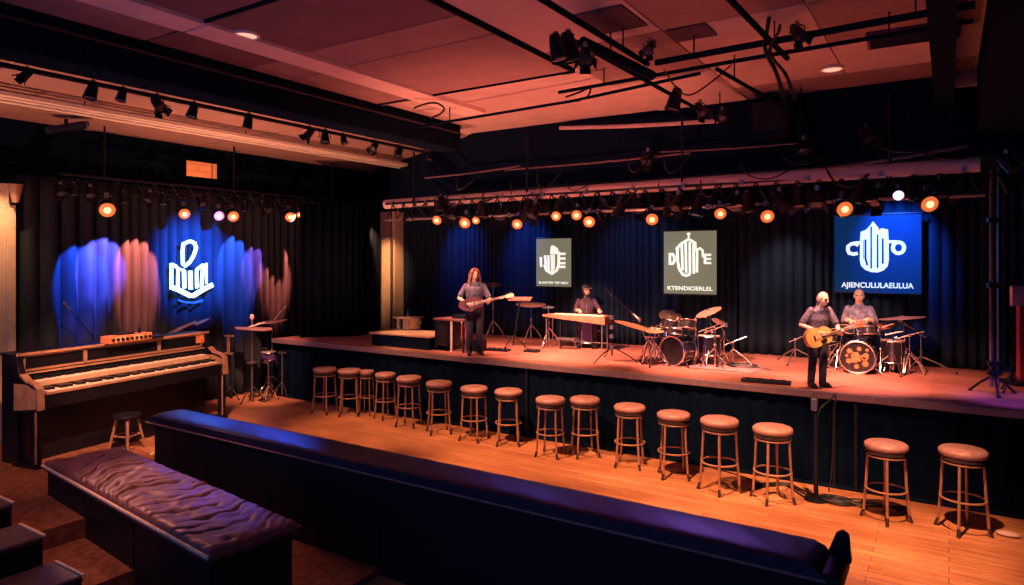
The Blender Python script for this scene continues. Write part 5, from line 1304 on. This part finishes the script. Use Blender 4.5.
# 3: blue banner
t, w, h = banner('large blue banner with a white tower emblem at the right of the stage', 834.5, 921.5, 215, 292.5, YBN, 'blueb')
m = mapper(w, h, 62, 60, 605, 540); k = w/543
b = nb()
prism(b, P_([(230,215),(233,162),(268,150),(288,130),(312,98),(345,140),(352,158),(362,142),(404,152),(408,215),(409,340),(402,378),(375,404),(340,416),(300,414),(262,400),(236,376),(228,340)]), 'y', -.020, -.010)
stroke(b, P_([(218,248),(200,236),(175,236),(152,252),(150,275),(160,296),(190,302),(214,296)]), 24*k, 'y', -.020, -.010)
stroke(b, P_([(186,232),(234,228)]), 20*k, 'y', -.021, -.010); stroke(b, P_([(404,226),(470,228)]), 20*k, 'y', -.021, -.010)
stroke(b, P_([(468+34*math.cos(a),264+34*math.sin(a)) for a in [2*PI*i/20 for i in range(20)]]), 24*k, 'y', -.020, -.010, closed=True)
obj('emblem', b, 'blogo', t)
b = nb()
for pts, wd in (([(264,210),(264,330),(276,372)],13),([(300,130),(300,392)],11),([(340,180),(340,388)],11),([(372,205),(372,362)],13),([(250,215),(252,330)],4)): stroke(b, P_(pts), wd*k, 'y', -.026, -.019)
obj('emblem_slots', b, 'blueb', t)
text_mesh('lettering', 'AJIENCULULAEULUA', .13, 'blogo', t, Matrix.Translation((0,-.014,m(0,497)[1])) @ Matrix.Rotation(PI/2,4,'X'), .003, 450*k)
# projected letters, built as glowing shapes just before the left curtain
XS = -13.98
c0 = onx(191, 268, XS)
t = thing('projected_sign', 'blue white letters projected on the left wall curtain, built as glowing shapes', 'sign', c0)
def NS(pts): 
    out = []
    for u, v in pts:
        q = onx(150+u/7.31, 225+v/7.31, XS); out.append((q.y-c0.y, q.z-c0.z))
    return out
kk = (onx(195,268,XS)-onx(185,268,XS)).length/73.1
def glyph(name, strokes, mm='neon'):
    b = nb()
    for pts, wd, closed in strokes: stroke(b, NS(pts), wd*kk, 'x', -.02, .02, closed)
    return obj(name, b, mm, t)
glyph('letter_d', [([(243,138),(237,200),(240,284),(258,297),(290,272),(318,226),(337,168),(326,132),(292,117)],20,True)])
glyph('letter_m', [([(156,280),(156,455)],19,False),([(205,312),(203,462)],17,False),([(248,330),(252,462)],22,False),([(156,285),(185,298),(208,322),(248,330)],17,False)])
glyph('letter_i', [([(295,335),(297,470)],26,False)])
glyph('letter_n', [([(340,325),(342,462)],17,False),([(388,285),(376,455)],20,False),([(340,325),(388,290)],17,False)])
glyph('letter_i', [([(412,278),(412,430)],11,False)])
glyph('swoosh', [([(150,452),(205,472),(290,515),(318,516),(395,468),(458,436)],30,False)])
glyph('lower_line', [([(205,548),(245,562),(310,568),(360,560),(385,550)],12,False)],'projd')
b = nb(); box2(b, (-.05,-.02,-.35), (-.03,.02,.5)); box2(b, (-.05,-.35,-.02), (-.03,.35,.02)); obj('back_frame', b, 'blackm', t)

# ================================================================== LIGHT
def spot(loc, tgt, power, col, size=60, blend=.6, r=.03):
    l = bpy.data.lights.new('spot_light','SPOT'); l.energy = power; l.color = col; l.spot_size = R_(size); l.spot_blend = blend; l.shadow_soft_size = r
    o = bpy.data.objects.new('spot_light', l); COL.objects.link(o); o.location = loc
    o.rotation_euler = (Vector(tgt)-Vector(loc)).to_track_quat('-Z','Y').to_euler(); return o
RED = (1,.16,.15); AMB = (1,.40,.20); PINK = (1,.40,.28)
# added unseen uplights for the ceiling, low behind the divider and camera side
spot((-5.8,7.0,.2), (-6.0,9.9,5.8), 1100, (1,.26,.16), 72, 1)
spot((-6.0,6.8,.2), (-5.6,7.2,5.8), 170, RED, 100, 1)
spot((-3.4,7.0,.2), (-3.5,9.0,5.8), 130, RED, 100, 1)
spot((-10.2,6.9,.2), (-11.4,10.0,5.8), 1450, (1,.35,.19), 95, 1)
spot((-10.9,2.4,.3), (-11.8,5.5,5.8), 1350, (1,.35,.18), 80, 1)
spot((-4.0,3.2,-.3), (-4.2,4.6,5.8), 60, RED, 110, 1)
# warm washes over the dance floor
for x, w_ in ((-9.4,1700),(-6.2,3000),(-3.4,3200),(-.4,3000)):
    spot((x,7.4,5.3), (x+.3,9.8,0) if x < -1 else (x-.5,9.0,0), w_*1.1, AMB, 47, 1, .06)
spot((-10.6,7.6,5.2), (-13.2,10.0,.9), 2600, (1,.38,.24), 26, .8)  # added spots to brighten the percussion, then the organ
spot((-8.5,4.6,5.2), (-12.0,6.5,1.3), 2800, (1,.42,.25), 44, .8)
spot((-8.9,3.0,5.2), (-8.6,4.2,.3), 160, (1,.36,.25), 50, .9, .06)
# stage washes: added ones before the truss, then a row at its lamps
for x, w_ in ((-8.2,1100),(-6.2,1500),(-3.6,1300),(-1.4,1900)):
    spot((x,9.6,4.9), (x+.1,11.2,1.6), w_, (1,.36,.25), 36, .9, .05)
for x, w_ in ((-8.6,400),(-7.0,1300),(-5.9,1900),(-3.9,1500),(-2.0,1500),(-.8,900)):
    spot((x,10.6,3.86), (x+.05,12.1,1.35), w_*1.0, (1,.36,.23), 70, .9, .04)
for a, c, w_, sz in (((-6.2,10.6,3.86),(pk.x,pk.y-.1,2.45),420,24),((-1.3,10.6,3.86),(pd.x,pd.y-.1,2.45),420,24),((-7.0,8.0,5.2),(-7.85,10.75,2.3),1000,17),((-1.0,8.0,5.2),(p2.x,p2.y,2.2),900,17)):  # added spots to brighten the four players
    spot(a, c, w_, (1,.52,.40), sz, .8)
# blue and violet on the curtains, the sign and the divider
q = onx(190, 262, -14.2); spot((-11.3,q.y-.2,4.6), q, 7500, (.006,.12,1), 42, .95)
def wallwash(px, col, power, size, z=2.9, blend=.35, dy=0, z0=4.36):
    q = onx(px, 285, -14.2); spot((-13.28,q.y+dy,z0), (-14.2,q.y+dy*.3,z), power, col, size, blend, .004)
wallwash(100, (.17,.13,1), 2300, 46, 3.12, z0=3.93); wallwash(80, (.02,.10,1), 1500, 46, 2.9, z0=3.93)
wallwash(133, (1,.17,.10), 4300, 36, 2.95); wallwash(232, (.04,.15,1), 2600, 40, 3.05); wallwash(251, (.45,.16,1), 1700, 24, 3.0)
wallwash(272, (1,.17,.10), 3900, 36, 3.0)
for x, w_ in ((-10.3,130),(-8.4,130),(-.8,520)):
    spot((x,12.6,4.55), (x,13.85,3.4), w_*2.2, (.02,.16,1), 60, .9)
spot((-5.8,12.3,4.5), (-5.6,13.8,3.0), 110, (.2,.35,.9), 80, .9)
spot((-2.7,12.5,4.5), (-2.6,13.8,2.4), 260, (.8,.55,.5), 55, .9)
spot((-4.6,12.5,4.5), (-4.6,13.8,2.4), 120, (.8,.6,.55), 40, .9)
spot((.9,9.6,4.9), (.7,11.2,1.35), 1300, (.28,.10,1), 24, .9)
spot((.2,9.6,4.6), (.95,10.9,2.6), 350, (1,.36,.28), 26, .9)  # added to brighten the lectern
spot((-12.6,8.6,4.4), (-9.5,6.05,.85), 1000, (.02,.11,1), 16, 1)
spot((-11.6,9.2,4.4), (-8.2,6.05,.85), 900, (.02,.09,1), 22, 1)
spot((-6.5,10.6,4.2), (-4.5,6.0,.85), 130, (.2,.12,1), 34, .9)
spot((-7.0,10.0,4.3), (-6.6,4.4,.45), 45, (.6,.25,1), 20, .9)
spot((-3.4,10.6,4.2), (-2.2,6.0,.85), 300, (.35,.15,1), 34, .9)
spot((-9.6,10.0,4.8), (-8.2,4.6,.45), 250, (1,.38,.30), 32, .9)  # added warm spots from here on, for bench, organ end and gold drum
spot((-11.0,1.6,4.5), (-11.6,4.9,.9), 420, (1,.38,.22), 46, .9)
spot((-11.6,10.2,4.3), (-9.8,11.0,1.75), 1100, (1,.5,.22), 26, .9)
spot((-13.0,5.6,3.9), (-7.9,4.6,.45), 760, (1,.35,.26), 24, 1)
spot((-7.2,1.0,5.2), (-8.2,4.5,.45), 430, (1,.36,.26), 34, .9)
# sconce on the left pillar
spot((-13.3,4.95,4.72), (-13.95,4.95,3.3), 170, (1,.52,.25), 80, 1, .02)
# pillar at the back corner
spot((-11.9,12.2,4.2), (-12.75,13.5,3.0), 420, (1,.45,.2), 50, 1, .02)
wd = bpy.data.worlds.new('world'); sc.world = wd; wd.use_nodes = True
bg = wd.node_tree.nodes['Background']; bg.inputs['Color'].default_value = (.06,.20,.70,1); bg.inputs['Strength'].default_value = .6
sc.view_settings.view_transform = 'Standard'; sc.view_settings.look = 'None'; sc.view_settings.gamma = 1; sc.view_settings.exposure = 0; sc.view_settings.use_curve_mapping = False
